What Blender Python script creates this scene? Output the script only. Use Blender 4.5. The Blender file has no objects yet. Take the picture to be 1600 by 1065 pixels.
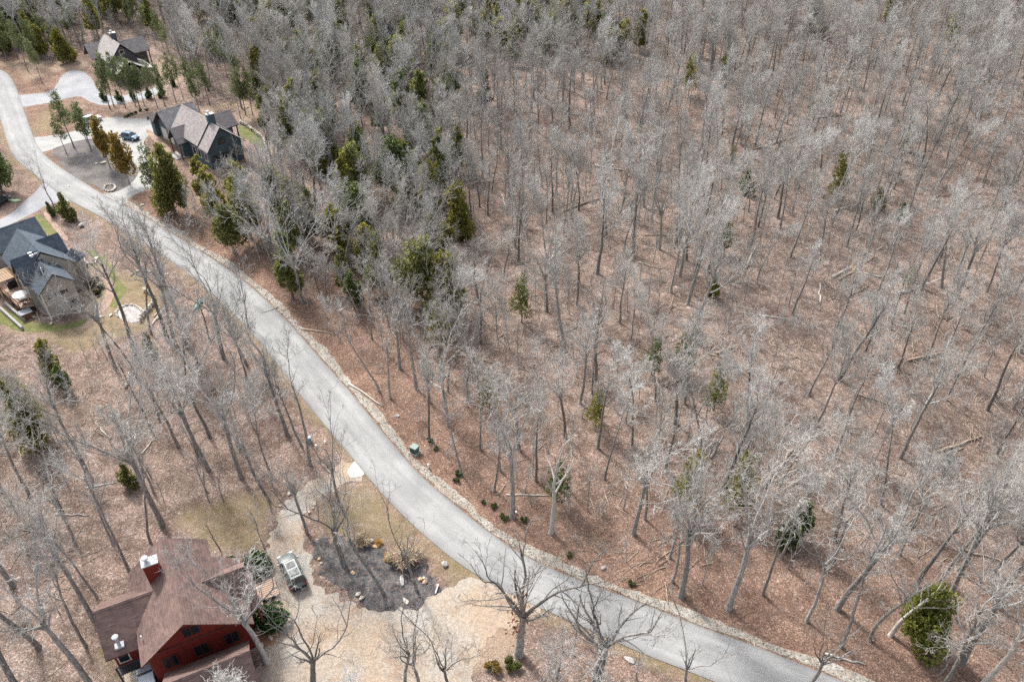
import bpy, bmesh, math, random
import numpy as np
from mathutils import Vector, Matrix, Quaternion

S = bpy.context.scene
COL = S.collection

# ------------------------------------------------------------------ camera, sky, sun, exposure
CAM_H, PITCH, FPX = 68.0, math.radians(38.5), 1244.0
cam_d = bpy.data.cameras.new("camera")
cam_d.sensor_width = 36.0
cam_d.lens = FPX / 1600.0 * 36.0
cam_d.clip_start = 0.5
cam_d.clip_end = 5000.0
cam = bpy.data.objects.new("camera", cam_d)
cam.location = (0, 0, CAM_H)
cam.rotation_euler = (math.pi / 2 - PITCH, 0, 0)
COL.objects.link(cam)
S.camera = cam

SUN_DIR = Vector((-0.50, 0.66, 0.86)).normalized()
world = bpy.data.worlds.new("World")
S.world = world
world.use_nodes = True
wn = world.node_tree
wn.nodes.clear()
w_out = wn.nodes.new("ShaderNodeOutputWorld")
w_bg = wn.nodes.new("ShaderNodeBackground")
w_sky = wn.nodes.new("ShaderNodeTexSky")
w_sky.sky_type = 'NISHITA'
w_sky.sun_disc = False
w_sky.sun_elevation = math.asin(SUN_DIR.z)
w_sky.sun_rotation = math.atan2(SUN_DIR.x, SUN_DIR.y)
w_sky.altitude = 200
w_sky.air_density = 0.8
w_sky.dust_density = 4.0
w_sky.ozone_density = 0.6
w_bg.inputs[1].default_value = 0.15
w_hs = wn.nodes.new("ShaderNodeHueSaturation")   # thin high cloud takes the blue out of the sky
w_hs.inputs["Saturation"].default_value = 0.45
wn.links.new(w_sky.outputs[0], w_hs.inputs["Color"])
wn.links.new(w_hs.outputs[0], w_bg.inputs[0])
wn.links.new(w_bg.outputs[0], w_out.inputs[0])
sun_d = bpy.data.lights.new("sun", 'SUN')
sun_d.energy = 2.1
sun_d.angle = math.radians(8.0)
sun_d.color = (1.0, 0.965, 0.92)
sun = bpy.data.objects.new("sun", sun_d)
sun.rotation_euler = SUN_DIR.to_track_quat('Z', 'Y').to_euler()
sun.location = (-60, 80, 140)
COL.objects.link(sun)
S.view_settings.view_transform = 'Standard'
S.view_settings.look = 'None'
S.view_settings.gamma = 1.0
S.view_settings.use_curve_mapping = False
S.view_settings.exposure = 1.28
S.render.engine = 'CYCLES'
S.cycles.max_bounces = 5
S.cycles.diffuse_bounces = 3
S.cycles.use_denoising = False
S.cycles.denoiser = 'OPENIMAGEDENOISE'
S.cycles.denoising_input_passes = 'RGB_ALBEDO_NORMAL'
S.cycles.denoising_prefilter = 'NONE'
S.cycles.volume_bounces = 0
S.cycles.sample_clamp_indirect = 1.0
S.cycles.sample_clamp_direct = 1.6
S.cycles.caustics_reflective = False
S.cycles.caustics_refractive = False

random.seed(7)
RNG = np.random.default_rng(11)

# ------------------------------------------------------------------ where a point of the photo lies in the world
_cp, _sp = math.cos(PITCH), math.sin(PITCH)
def at(px, py, z=0.0):
    dx, dy = (px - 800.0) / FPX, -(py - 532.5) / FPX
    d = (dx, _cp + dy * _sp, -_sp + dy * _cp)
    t = (z - CAM_H) / d[2]
    return Vector((d[0] * t, d[1] * t, z))
def proj(x, y, z):
    v = (x, y, z - CAM_H)
    dep = v[1] * _cp - v[2] * _sp
    up = v[1] * _sp + v[2] * _cp
    return 800 + FPX * x / dep, 532.5 - FPX * up / dep, dep
def ats(pts):
    return np.array([tuple(at(*p))[:2] for p in pts])

# ------------------------------------------------------------------ nodes
class NT:
    def __init__(s, name, rough=0.8, spec=0.25):
        s.m = bpy.data.materials.new(name)
        s.m.use_nodes = True
        s.t = s.m.node_tree
        s.b = s.t.nodes["Principled BSDF"]
        s.b.inputs["Roughness"].default_value = rough
        s.b.inputs["Specular IOR Level"].default_value = spec
    def n(s, kind, **kw):
        x = s.t.nodes.new(kind)
        for k, v in kw.items():
            setattr(x, k, v)
        return x
    def set(s, sock, v):
        if hasattr(v, "is_output") or isinstance(v, bpy.types.NodeSocket):
            s.t.links.new(v, sock)
        elif isinstance(v, (tuple, list)) and len(v) == 3 and sock.type == 'RGBA':
            sock.default_value = (*v, 1)
        else:
            sock.default_value = v
    def pos(s):
        return s.n("ShaderNodeNewGeometry").outputs["Position"]
    def objpos(s):
        return s.n("ShaderNodeTexCoord").outputs["Object"]
    def noise(s, vec, scale, detail=3, rough=0.55, dist=0.0):
        x = s.n("ShaderNodeTexNoise")
        s.set(x.inputs["Vector"], vec)
        x.inputs["Scale"].default_value = scale
        x.inputs["Detail"].default_value = detail
        x.inputs["Roughness"].default_value = rough
        x.inputs["Distortion"].default_value = dist
        return x.outputs["Fac"]
    def vor(s, vec, scale, out="Distance", feature='F1', rnd=1.0):
        x = s.n("ShaderNodeTexVoronoi")
        x.feature = feature
        s.set(x.inputs["Vector"], vec)
        x.inputs["Scale"].default_value = scale
        x.inputs["Randomness"].default_value = rnd
        return x.outputs[out]
    def ramp(s, fac, stops, interp='LINEAR'):
        x = s.n("ShaderNodeValToRGB")
        x.color_ramp.interpolation = interp
        s.set(x.inputs[0], fac)
        e = x.color_ramp.elements
        while len(e) < len(stops):
            e.new(0.5)
        for el, (p, c) in zip(e, stops):
            el.position = p
            el.color = (c, c, c, 1) if isinstance(c, (int, float)) else (*c, 1)
        return x.outputs[0]
    def mix(s, fac, a, b, mode='MIX'):
        x = s.n("ShaderNodeMix", data_type='RGBA', blend_type=mode)
        s.set(x.inputs[0], fac)
        s.set(x.inputs[6], a)
        s.set(x.inputs[7], b)
        return x.outputs[2]
    def math(s, op, a, b=0.0, c=None):
        x = s.n("ShaderNodeMath", operation=op)
        s.set(x.inputs[0], a)
        s.set(x.inputs[1], b)
        if c is not None:
            s.set(x.inputs[2], c)
        return x.outputs[0]
    def attr(s, name, out="Fac"):
        x = s.n("ShaderNodeAttribute")
        x.attribute_name = name
        return x.outputs[out]
    def rand(s):
        return s.n("ShaderNodeObjectInfo").outputs["Random"]
    def scalev(s, vec, v):
        x = s.n("ShaderNodeVectorMath", operation='MULTIPLY')
        s.set(x.inputs[0], vec)
        x.inputs[1].default_value = v
        return x.outputs[0]
    def sepz(s, vec, i=2):
        x = s.n("ShaderNodeSeparateXYZ")
        s.set(x.inputs[0], vec)
        return x.outputs[i]
    def color(s, c):
        s.set(s.b.inputs["Base Color"], c)
        return s
    def bump(s, h, strength=0.5, dist=0.05):
        x = s.n("ShaderNodeBump")
        x.inputs["Strength"].default_value = strength
        x.inputs["Distance"].default_value = dist
        s.set(x.inputs["Height"], h)
        s.t.links.new(x.outputs[0], s.b.inputs["Normal"])
        return s

def m_plain(name, c, rough=0.7, spec=0.3, var=0.12, scale=3.0, metallic=0.0):
    t = NT(name, rough, spec)
    f = t.noise(t.objpos(), scale, 4)
    c0 = tuple(v * (1 - var) for v in c)
    c1 = tuple(min(1, v * (1 + var)) for v in c)
    t.color(t.ramp(f, [(0.3, c0), (0.7, c1)]))
    t.b.inputs["Metallic"].default_value = metallic
    return t.m

def m_bark(name, dark, light, rnd=0.35, other=None):
    t = NT(name, 0.9, 0.15)
    p = t.scalev(t.pos(), (5.0, 5.0, 1.1))
    f = t.noise(p, 1.6, 5, 0.65)
    c = t.ramp(f, [(0.33, dark), (0.62, light)])
    if other is not None:   # some trees are browner than others
        c = t.mix(t.ramp(t.math('FRACT', t.math('MULTIPLY', t.rand(), 7.31)), [(0.25, 0.0), (0.8, 0.85)]), c, other)
    k = t.math('MULTIPLY_ADD', t.rand(), rnd * 2, 1 - rnd)
    c = t.mix(1.0, c, k, 'MULTIPLY')
    t.color(c)
    t.bump(f, 0.6, 0.06)
    return t.m

def m_shingle(name, a, b, course=0.16, stain=0.25):
    t = NT(name, 0.85, 0.2)
    o = t.objpos()
    z = t.sepz(o)
    fr = t.math('FRACT', t.math('DIVIDE', z, course))
    line = t.ramp(fr, [(0.0, 0.62), (0.22, 1.0), (1.0, 1.06)])
    cell = t.vor(t.scalev(o, (2.2, 2.2, 1 / course)), 1.0, "Color")
    tab = t.math('MULTIPLY_ADD', t.sepz(cell, 0), 0.38, 0.82)
    st = t.noise(t.scalev(o, (0.9, 0.9, 0.35)), 1.2, 4, 0.6)
    c = t.mix(t.ramp(st, [(0.35, 0.0), (0.7, 1.0)]), a, b)
    c = t.mix(1.0, c, line, 'MULTIPLY')
    c = t.mix(1.0, c, tab, 'MULTIPLY')
    fine = t.noise(o, 14, 3, 0.7)
    c = t.mix(0.35, c, t.ramp(fine, [(0.3, 0.55), (0.7, 1.3)]), 'MULTIPLY')
    t.color(c)
    t.bump(fr, 0.5, 0.03)
    return t.m

def m_siding(name, c, course=0.2, horizontal=True):
    t = NT(name, 0.7, 0.25)
    o = t.objpos()
    if horizontal:
        u = t.sepz(o)
    else:
        u = t.math('ADD', t.sepz(o, 0), t.sepz(o, 1))
    fr = t.math('FRACT', t.math('DIVIDE', u, course))
    line = t.ramp(fr, [(0.0, 0.5), (0.14, 1.0), (1.0, 1.0)])
    f = t.noise(t.scalev(o, (1, 1, 3)), 2.0, 4)
    col = t.ramp(f, [(0.3, tuple(v * 0.8 for v in c)), (0.7, tuple(min(1, v * 1.18) for v in c))])
    t.color(t.mix(1.0, col, line, 'MULTIPLY'))
    t.bump(fr, 0.4, 0.02)
    return t.m

def m_foliage(name, a, b, trans=0.5):
    t = NT(name, 0.75, 0.2)
    f = t.noise(t.pos(), 1.3, 3, 0.6)
    c = t.mix(t.ramp(f, [(0.35, 0.0), (0.68, 1.0)]), a, b)
    oc = t.n("ShaderNodeObjectInfo").outputs["Color"]
    c = t.mix(1.0, c, oc, 'MULTIPLY')
    isl = t.n("ShaderNodeNewGeometry").outputs["Random Per Island"]
    c = t.mix(1.0, c, t.math('MULTIPLY_ADD', isl, 0.7, 0.65), 'MULTIPLY')
    t.color(c)
    tr = t.n("ShaderNodeBsdfTranslucent")
    t.set(tr.inputs["Color"], c)
    mx = t.n("ShaderNodeMixShader")
    mx.inputs[0].default_value = trans
    t.t.links.new(t.b.outputs[0], mx.inputs[1])
    t.t.links.new(tr.outputs[0], mx.inputs[2])
    out = next(n for n in t.t.nodes if n.type == 'OUTPUT_MATERIAL')
    t.t.links.new(mx.outputs[0], out.inputs[0])
    return t.m

# ------------------------------------------------------------------ meshes and objects
class MB:
    """collects polygons for one mesh object"""
    def __init__(s):
        s.v, s.f, s.mi = [], [], []
    def add(s, verts, faces, mi=0, M=None):
        o = len(s.v)
        for p in verts:
            p = Vector(p)
            s.v.append(tuple(M @ p) if M is not None else tuple(p))
        for f in faces:
            s.f.append(tuple(i + o for i in f))
            s.mi.append(mi)
        return s
    def box(s, c, size, mi=0, rz=0.0, M=None, taper=1.0):
        x, y, z = (v / 2 for v in size)
        vs = []
        for dz, k in ((-z, 1.0), (z, taper)):
            for dx, dy in ((-x, -y), (x, -y), (x, y), (-x, y)):
                vs.append((dx * k, dy * k, dz))
        T = Matrix.Translation(c) @ Matrix.Rotation(rz, 4, 'Z')
        if M is not None:
            T = M @ T
        return s.add(vs, [(3, 2, 1, 0), (4, 5, 6, 7), (0, 1, 5, 4), (1, 2, 6, 5), (2, 3, 7, 6), (3, 0, 4, 7)], mi, T)
    def slab(s, poly, thick, mi=0, down=None):
        """a polygon given thickness against its own normal (or along down)"""
        P = [Vector(p) for p in poly]
        n = Vector((0, 0, 0))
        for i in range(len(P)):
            n += P[i].cross(P[(i + 1) % len(P)])
        n.normalize()
        if down is None and n.z < 0:
            P.reverse()
            n = -n
        d = Vector(down) * thick if down is not None else -n * thick
        k = len(P)
        vs = [tuple(p) for p in P] + [tuple(p + d) for p in P]
        fs = [tuple(range(k)), tuple(range(2 * k - 1, k - 1, -1))]
        for i in range(k):
            j = (i + 1) % k
            fs.append((i, i + k, j + k, j))
        return s.add(vs, fs, mi)
    def tube(s, pts, radii, k=8, mi=0, cap=True):
        P = [Vector(p) for p in pts]
        vs, fs = [], []
        for i, p in enumerate(P):
            a, b = P[max(i - 1, 0)], P[min(i + 1, len(P) - 1)]
            t = (b - a).normalized()
            ref = Vector((0, 0, 1)) if abs(t.z) < 0.9 else Vector((1, 0, 0))
            u = t.cross(ref).normalized()
            w = t.cross(u)
            for j in range(k):
                an = 2 * math.pi * j / k
                vs.append(tuple(p + (u * math.cos(an) + w * math.sin(an)) * radii[i]))
        for i in range(len(P) - 1):
            for j in range(k):
                j2 = (j + 1) % k
                fs.append((i * k + j, i * k + j2, (i + 1) * k + j2, (i + 1) * k + j))
        if cap:
            fs.append(tuple(range(k)))
            fs.append(tuple(range(len(P) * k - 1, (len(P) - 1) * k - 1, -1)))
        return s.add(vs, fs, mi)
    def mesh(s, name, mats, smooth=False):
        me = bpy.data.meshes.new(name)
        me.from_pydata(s.v, [], s.f)
        for m in (mats if isinstance(mats, (list, tuple)) else [mats]):
            me.materials.append(m)
        me.polygons.foreach_set("material_index", s.mi)
        if smooth:
            me.polygons.foreach_set("use_smooth", [True] * len(s.f))
        me.update()
        return me
    def obj(s, name, mats, parent=None, smooth=False, fix=True):
        me = s.mesh(name, mats, smooth)
        if fix:
            bm = bmesh.new()
            bm.from_mesh(me)
            bmesh.ops.recalc_face_normals(bm, faces=bm.faces)
            bm.to_mesh(me)
            bm.free()
        return link(name, me, parent)

def link(name, me, parent=None):
    o = bpy.data.objects.new(name, me)
    COL.objects.link(o)
    if parent is not None:
        o.parent = parent
    return o
def tag(o, label=None, cat=None, group=None, kind=None):
    if label: o["label"] = label
    if cat: o["category"] = cat
    if group: o["group"] = group
    if kind: o["kind"] = kind
    return o
def empty(name, loc, rz, label, cat, group=None):
    o = bpy.data.objects.new(name, None)
    COL.objects.link(o)
    o.location = loc
    o.rotation_euler = (0, 0, rz)
    o.empty_display_size = 0.3
    return tag(o, label, cat, group)

def arr_mesh(name, V, Q, mi, mats, smooth=True):
    me = bpy.data.meshes.new(name)
    n = len(Q)
    me.vertices.add(len(V))
    me.vertices.foreach_set("co", np.ascontiguousarray(V, dtype=np.float32).ravel())
    k = Q.shape[1]
    me.loops.add(n * k)
    me.loops.foreach_set("vertex_index", np.ascontiguousarray(Q, dtype=np.int32).ravel())
    me.polygons.add(n)
    me.polygons.foreach_set("loop_start", np.arange(0, n * k, k, dtype=np.int32))
    me.polygons.foreach_set("loop_total", np.full(n, k, dtype=np.int32))
    for m in mats:
        me.materials.append(m)
    me.polygons.foreach_set("material_index", np.ascontiguousarray(mi, dtype=np.int32))
    me.polygons.foreach_set("use_smooth", np.full(n, smooth, dtype=bool))
    me.update(calc_edges=True)
    me.validate()
    return me

# polygons -----------------------------------------------------------
def chaikin(P, it=2, closed=True):
    P = np.asarray(P, float)
    for _ in range(it):
        A = P if closed else P[:-1]
        B = np.roll(P, -1, 0) if closed else P[1:]
        Q = np.empty((2 * len(A), 2))
        Q[0::2] = 0.75 * A + 0.25 * B
        Q[1::2] = 0.25 * A + 0.75 * B
        if not closed:
            Q = np.vstack([P[:1], Q, P[-1:]])
        P = Q
    return P
def resample(P, step, closed=True):
    P = np.asarray(P, float)
    if closed:
        P = np.vstack([P, P[:1]])
    d = np.r_[0, np.cumsum(np.linalg.norm(np.diff(P, axis=0), axis=1))]
    n = max(4, int(d[-1] / step))
    t = np.linspace(0, d[-1], n, endpoint=not closed)
    return np.c_[np.interp(t, d, P[:, 0]), np.interp(t, d, P[:, 1])]
def wobble(P, amp, seed):
    r = np.random.default_rng(seed)
    n = len(P)
    T = np.roll(P, -1, 0) - np.roll(P, 1, 0)
    N = np.c_[-T[:, 1], T[:, 0]]
    N /= np.maximum(np.linalg.norm(N, axis=1, keepdims=True), 1e-6)
    w = r.normal(0, 1, n)
    w = 0.6 * (w + np.roll(w, 1) + np.roll(w, -1)) / 1.7 + 0.4 * w
    return P + N * (amp * w)[:, None]
def inside(P, X, Y):
    P = np.asarray(P)
    c = np.zeros(X.shape, bool)
    j = len(P) - 1
    for i in range(len(P)):
        xi, yi, xj, yj = *P[i], *P[j]
        if yi != yj:
            c ^= ((yi > Y) != (yj > Y)) & (X < (xj - xi) * (Y - yi) / (yj - yi) + xi)
        j = i
    return c
def seg_dist(P, X, Y, closed=True):
    P = np.asarray(P)
    best = np.full(X.shape, 1e9)
    for i in range(len(P) if closed else len(P) - 1):
        a, b = P[i], P[(i + 1) % len(P)]
        d = b - a
        L = max(d @ d, 1e-9)
        t = np.clip(((X - a[0]) * d[0] + (Y - a[1]) * d[1]) / L, 0, 1)
        best = np.minimum(best, np.hypot(X - a[0] - t * d[0], Y - a[1] - t * d[1]))
    return best
def soft(P, X, Y, w):
    """1 inside, falling to 0 over w metres either side of the edge"""
    d = seg_dist(P, X, Y)
    sd = np.where(inside(P, X, Y), d, -d)
    return np.clip(0.5 + sd / (2 * w), 0, 1)
# ------------------------------------------------------------------ where the ground features run (corners read off the photo)
R_EDGE = ats([(1400,1100),(1310,1061),(1250,1037),(1175,1007),(1099,981),(1009,944),(896,903),(834,876),(787,849),(717,794),(655,742),(603,681),(556,622),(500,559),(440,491),(375,432),(325,400),(262,360),(212,330),(162,305),(125,281),(94,262),(66,240),(52.6,215),(42,185),(31.5,154),(24,133),(17,121),(8,111.5),(-12,105)])
L_EDGE = ats([(1210,1105),(1120,1066),(1083,1051),(990,1016),(912,979),(830,944),(748,903),(697,866),(650,825),(600,777),(522,681),(484,638),(413,540),(350,475),(300,432),(250,395),(200,365),(155,337),(120,320),(92,303),(66,283),(45,266),(22,248),(10.5,223),(3,192),(-10,160),(-30,132),(-55,118)])
R_EDGE = chaikin(R_EDGE, 2, False)
L_EDGE = chaikin(L_EDGE, 2, False)
def strip_n(P, n):
    d = np.r_[0, np.cumsum(np.linalg.norm(np.diff(P, axis=0), axis=1))]
    t = np.linspace(0, d[-1], n)
    return np.c_[np.interp(t, d, P[:, 0]), np.interp(t, d, P[:, 1])], t
RN, RT = strip_n(R_EDGE, 260)
# foot of each right edge point on the left edge
LN = []
for p in RN:
    a, b = L_EDGE[:-1], L_EDGE[1:]
    d = b - a
    t = np.clip(((p - a) * d).sum(1) / np.maximum((d * d).sum(1), 1e-9), 0, 1)
    q = a + d * t[:, None]
    LN.append(q[np.argmin(((q - p) ** 2).sum(1))])
LN = np.array(LN)
for _ in range(6):
    LN[1:-1] = 0.25 * LN[:-2] + 0.5 * LN[1:-1] + 0.25 * LN[2:]
ROAD = np.vstack([LN, RN[::-1]])

POLY = {}
POLY['gravel_drive'] = ats([(548,716),(520,734),(490,752),(462,768),(441,788),(432,812),(426,840),(415,868),(402,890),(402,905),(430,915),(432,930),(436,960),(442,985),(428,1000),(414,1012),(402,1032),(396,1085),(640,1085),(738,1085),(742,1035),(752,1003),(790,982),(822,972),(850,956),(846,938),(800,900),(768,896),(735,906),(712,910),(690,925),(640,945),(590,957),(555,947),(528,932),(508,918),(492,905),(486,880),(480,850),(477,830),(476,808),(486,790),(505,775),(530,760),(556,752),(566,738)])
POLY['concrete_apron'] = ats([(555,719),(571,742),(549,747),(541,738)])
POLY['mulch_bed'] = ats([(484,842),(500,838),(520,848),(545,836),(575,850),(598,852),(604,868),(630,880),(655,870),(668,888),(690,912),(688,930),(640,945),(590,957),(562,947),(534,925),(512,912),(497,890),(487,868)])
POLY['oval_drive'] = ats([(40,216),(75,213),(100,209),(128,203),(148,190),(165,184),(186,182),(210,186),(233,184),(246,186),(252,197),(238,207),(226,216),(224,228),(240,248),(254,262),(256,278),(246,290),(226,298),(205,306),(190,322),(165,318),(156,303),(172,302),(190,297),(208,284),(217,270),(212,256),(196,240),(180,228),(168,220),(150,216),(125,219),(98,226),(78,236),(52,240)])
POLY['oval_island'] = ats([(76,236),(98,226),(125,219),(150,216),(168,220),(180,228),(196,240),(212,256),(217,270),(208,284),(190,297),(170,302),(158,296),(130,283),(108,271)])
POLY['asphalt_drive'] = ats([(-20,350),(14,337),(35,318),(54,302),(66,287),(82,280),(112,300),(118,313),(88,316),(72,321),(50,335),(20,349),(-20,367)])
POLY['side_road'] = ats([(18,150),(50,147),(72,146),(88,136),(96,118),(112,109),(132,112),(145,124),(152,142),(172,152),(205,148),(240,140),(246,130),(252,140),(240,152),(205,160),(165,166),(140,160),(128,150),(110,152),(86,160),(62,163),(28,170)])
POLY['lawn_far'] = ats([(370,196),(385,198),(402,210),(414,224),(412,232),(395,224),(378,214)])
POLY['lawn_near'] = ats([(52,337),(62,335),(80,352),(96,372),(84,374),(70,364)])
POLY['lawn_side'] = ats([(128,392),(150,392),(172,410),(190,440),(200,452),(186,470),(176,482),(168,476),(178,455),(182,440),(170,420),(150,404)])
POLY['lawn_front'] = ats([(-20,474),(10,484),(40,502),(84,510),(120,504),(138,494),(132,508),(100,517),(60,518),(30,516),(-20,500)])
POLY['brick_path'] = ats([(140,418),(156,422),(172,436),(180,452),(176,470),(164,486),(148,500),(136,514),(128,512),(142,494),(158,474),(167,458),(166,444),(156,432),(144,427)])
POLY['brick_walk'] = ats([(66,332),(74,330),(84,344),(98,360),(108,374),(102,378),(92,366),(78,350)])
POLY['patio'] = ats([(182,482),(194,476),(208,476),(222,484),(226,494),(218,502),(204,505),(190,501),(182,492)])
POLY['porch_pad'] = ats([(196,1020),(222,1010),(240,1040),(246,1085),(200,1085),(192,1050)])
POLY['house_bed'] = ats([(392,985),(418,978),(440,992),(426,1003),(408,1014),(396,1022),(388,1010)])
POLY['far_bed'] = ats([(286,246),(300,242),(320,250),(318,258),(300,260),(290,254)])
POLY['far_walk'] = ats([(226,202),(236,204),(262,226),(270,236),(262,240),(250,230),(234,214)])
# soft patches, painted as the soil they are
SOFT_DRY = [ats([(262,815),(300,790),(350,776),(405,772),(440,776),(420,812),(412,850),(380,866),(345,868),(322,850),(285,838)]),
            ats([(548,750),(575,752),(605,790),(660,838),(700,872),(744,905),(722,908),(690,912),(668,886),(640,860),(600,850),(560,838),(520,845),(490,800),(508,778)]),
            ats([(150,1000),(172,980),(200,1030),(196,1070),(160,1080)]),
            ats([(44,205),(66,168),(80,172),(100,190),(96,206),(62,212)]),
            ats([(120,395),(180,420),(240,430),(260,470),(230,520),(170,530),(120,560),(80,530),(-10,520),(-10,470),(60,505),(140,505)])]
SOFT_BARE = [ats([(-30,100),(30,92),(70,92),(140,92),(140,108),(90,112),(60,125),(40,140),(20,108)]),
             ats([(236,92),(270,92),(300,118),(280,135),(240,128)]),
             ats([(10,335),(30,312),(55,296),(70,284),(60,280),(30,300),(0,318),(-10,340)]),
             ats([(540,715),(560,750),(500,790),(470,850),(490,920),(420,1010),(380,1085),(780,1085),(850,960),(760,890),(720,900),(600,960),(480,930),(420,900),(430,800),(470,755)]),
             ats([(150,190),(230,176),(260,170),(420,150),(440,170),(420,200),(300,180),(200,190)]),
             ats([(376,188),(430,205),(440,240),(420,250),(405,215)])]

def hills(X, Y):
    """gentle swells under the woods, flat round the road and the houses"""
    d = seg_dist(RN[::6], X, Y, False)
    right = np.where(side_right(X, Y), 1.0, 0.0)
    m = np.clip((d - 10) / 30, 0, 1) * right * np.clip((X + 22) / 25, 0, 1)
    h = 1.1 * np.sin(X * 0.061 + 0.6 * np.sin(Y * 0.045)) + 0.9 * np.sin(Y * 0.073 + 1.3) + 0.5 * np.sin(X * 0.15 + Y * 0.11)
    return m * (h - 1.0)
def side_right(X, Y):
    big = np.vstack([RN, [[-400, RN[-1][1]], [-400, 900], [900, 900], [900, -300], [RN[0][0], -300]]])
    return inside(big, X, Y)
def hz(x, y):
    return float(hills(np.array([x]), np.array([y]))[0])

# ------------------------------------------------------------------ ground sheet
def build_ground():
    xs = np.r_[np.array([-1500, -900, -500, -330, -260]), np.arange(-220, 200.1, 1.25), np.array([230, 280, 400, 700, 1500])]
    ys = np.r_[np.array([-900, -300, -80, -10]), np.arange(16, 270, 1.25), np.array([280, 300, 330, 400, 600, 1100, 2200])]
    X, Y = np.meshgrid(xs, ys)
    Z = hills(X, Y)
    V = np.c_[X.ravel(), Y.ravel(), Z.ravel()]
    nx, ny = len(xs), len(ys)
    I = np.arange(nx * ny).reshape(ny, nx)
    Q = np.c_[I[:-1, :-1].ravel(), I[:-1, 1:].ravel(), I[1:, 1:].ravel(), I[1:, :-1].ravel()]
    x, y = V[:, 0], V[:, 1]
    dR = seg_dist(ROAD[::3], x, y)
    dry = np.clip(1.0 - (dR - 0.6) / 1.8, 0, 1) * np.where(side_right(x, y), 0.3, 0.75)
    for P in SOFT_DRY:
        dry = np.maximum(dry, soft(chaikin(P, 1), x, y, 1.8))
    bare = np.zeros(len(x))
    for P in SOFT_BARE:
        bare = np.maximum(bare, 0.75 * soft(chaikin(P, 1), x, y, 1.6))
    for k in ('oval_drive', 'asphalt_drive', 'side_road', 'brick_path', 'patio'):
        d = seg_dist(POLY[k], x, y)
        bare = np.maximum(bare, 0.7 * np.clip(1 - d / 1.8, 0, 1))
    rust = np.clip(1 - (dR - 2) / 22, 0, 1) * np.where(side_right(x, y), 1, 0.25)
    me = arr_mesh("ground", V, Q, np.zeros(len(Q)), [M_GROUND], True)
    for nm, a in (("dry", dry), ("bare", bare), ("rust", rust)):
        at_ = me.attributes.new(nm, 'FLOAT', 'POINT')
        at_.data.foreach_set("value", a.astype(np.float32))
    o = link("ground", me)
    tag(o, kind='structure')

def m_ground():
    t = NT("leaf_litter", 0.95, 0.1)
    p2 = t.scalev(t.pos(), (1, 1, 0))
    big = t.noise(p2, 0.045, 4, 0.62)
    mid = t.noise(p2, 0.28, 5, 0.68)
    sm = t.noise(p2, 1.1, 4, 0.7)
    fine = t.noise(p2, 4.5, 4, 0.8)
    leafc = t.sepz(t.vor(p2, 8.0, "Color"), 0)
    leafd = t.sepz(t.vor(p2, 15.0, "Color"), 1)
    base = t.mix(t.ramp(big, [(0.36, 0.0), (0.64, 1.0)]), (0.250, 0.178, 0.142), (0.300, 0.230, 0.193))
    base = t.mix(t.ramp(mid, [(0.40, 0.0), (0.58, 0.95)]), base, (0.150, 0.108, 0.086))
    base = t.mix(t.ramp(sm, [(0.52, 0.0), (0.66, 0.7)]), base, (0.34, 0.285, 0.245))
    rust = t.mix(t.ramp(mid, [(0.35, 0.0), (0.65, 1.0)]), (0.265, 0.160, 0.110), (0.165, 0.098, 0.070))
    base = t.mix(t.math('MULTIPLY', t.attr("rust"), 0.75), base, rust)
    damp = t.ramp(t.noise(p2, 0.11, 5, 0.7, 0.6), [(0.52, 0.0), (0.64, 0.6)])
    base = t.mix(damp, base, (0.135, 0.098, 0.076))
    spk = t.ramp(leafc, [(0.0, 0.55), (0.5, 0.95), (0.85, 1.2), (0.985, 1.9)])
    base = t.mix(0.85, base, spk, 'MULTIPLY')
    base = t.mix(0.6, base, t.ramp(leafd, [(0.0, 0.7), (0.6, 1.0), (1.0, 1.45)]), 'MULTIPLY')
    base = t.mix(1.0, base, t.ramp(fine, [(0.25, 0.6), (0.5, 1.0), (0.75, 1.35)]), 'MULTIPLY')
    dg = t.mix(t.ramp(sm, [(0.3, 0.0), (0.7, 1.0)]), (0.175, 0.130, 0.080), (0.30, 0.235, 0.155))
    dg = t.mix(t.ramp(mid, [(0.45, 0.0), (0.70, 0.65)]), dg, (0.165, 0.140, 0.068))
    dg = t.mix(0.8, dg, t.ramp(fine, [(0.25, 0.65), (0.75, 1.35)]), 'MULTIPLY')
    k = t.ramp(t.math('ADD', t.attr("dry"), t.math('MULTIPLY_ADD', mid, 0.9, -0.5)), [(0.35, 0.0), (0.75, 0.9)])
    base = t.mix(k, base, dg)
    br = t.mix(t.ramp(mid, [(0.3, 0.0), (0.7, 1.0)]), (0.31, 0.22, 0.15), (0.40, 0.315, 0.235))
    br = t.mix(0.6, br, t.ramp(fine, [(0.3, 0.75), (0.7, 1.2)]), 'MULTIPLY')
    k = t.ramp(t.math('ADD', t.attr("bare"), t.math('MULTIPLY_ADD', mid, 0.8, -0.45)), [(0.38, 0.0), (0.8, 0.9)])
    base = t.mix(k, base, br)
    t.color(base)
    t.bump(t.math('ADD', t.math('MULTIPLY', leafc, 0.5), fine), 0.8, 0.12)
    return t.m
M_GROUND = m_ground()
build_ground()

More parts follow.
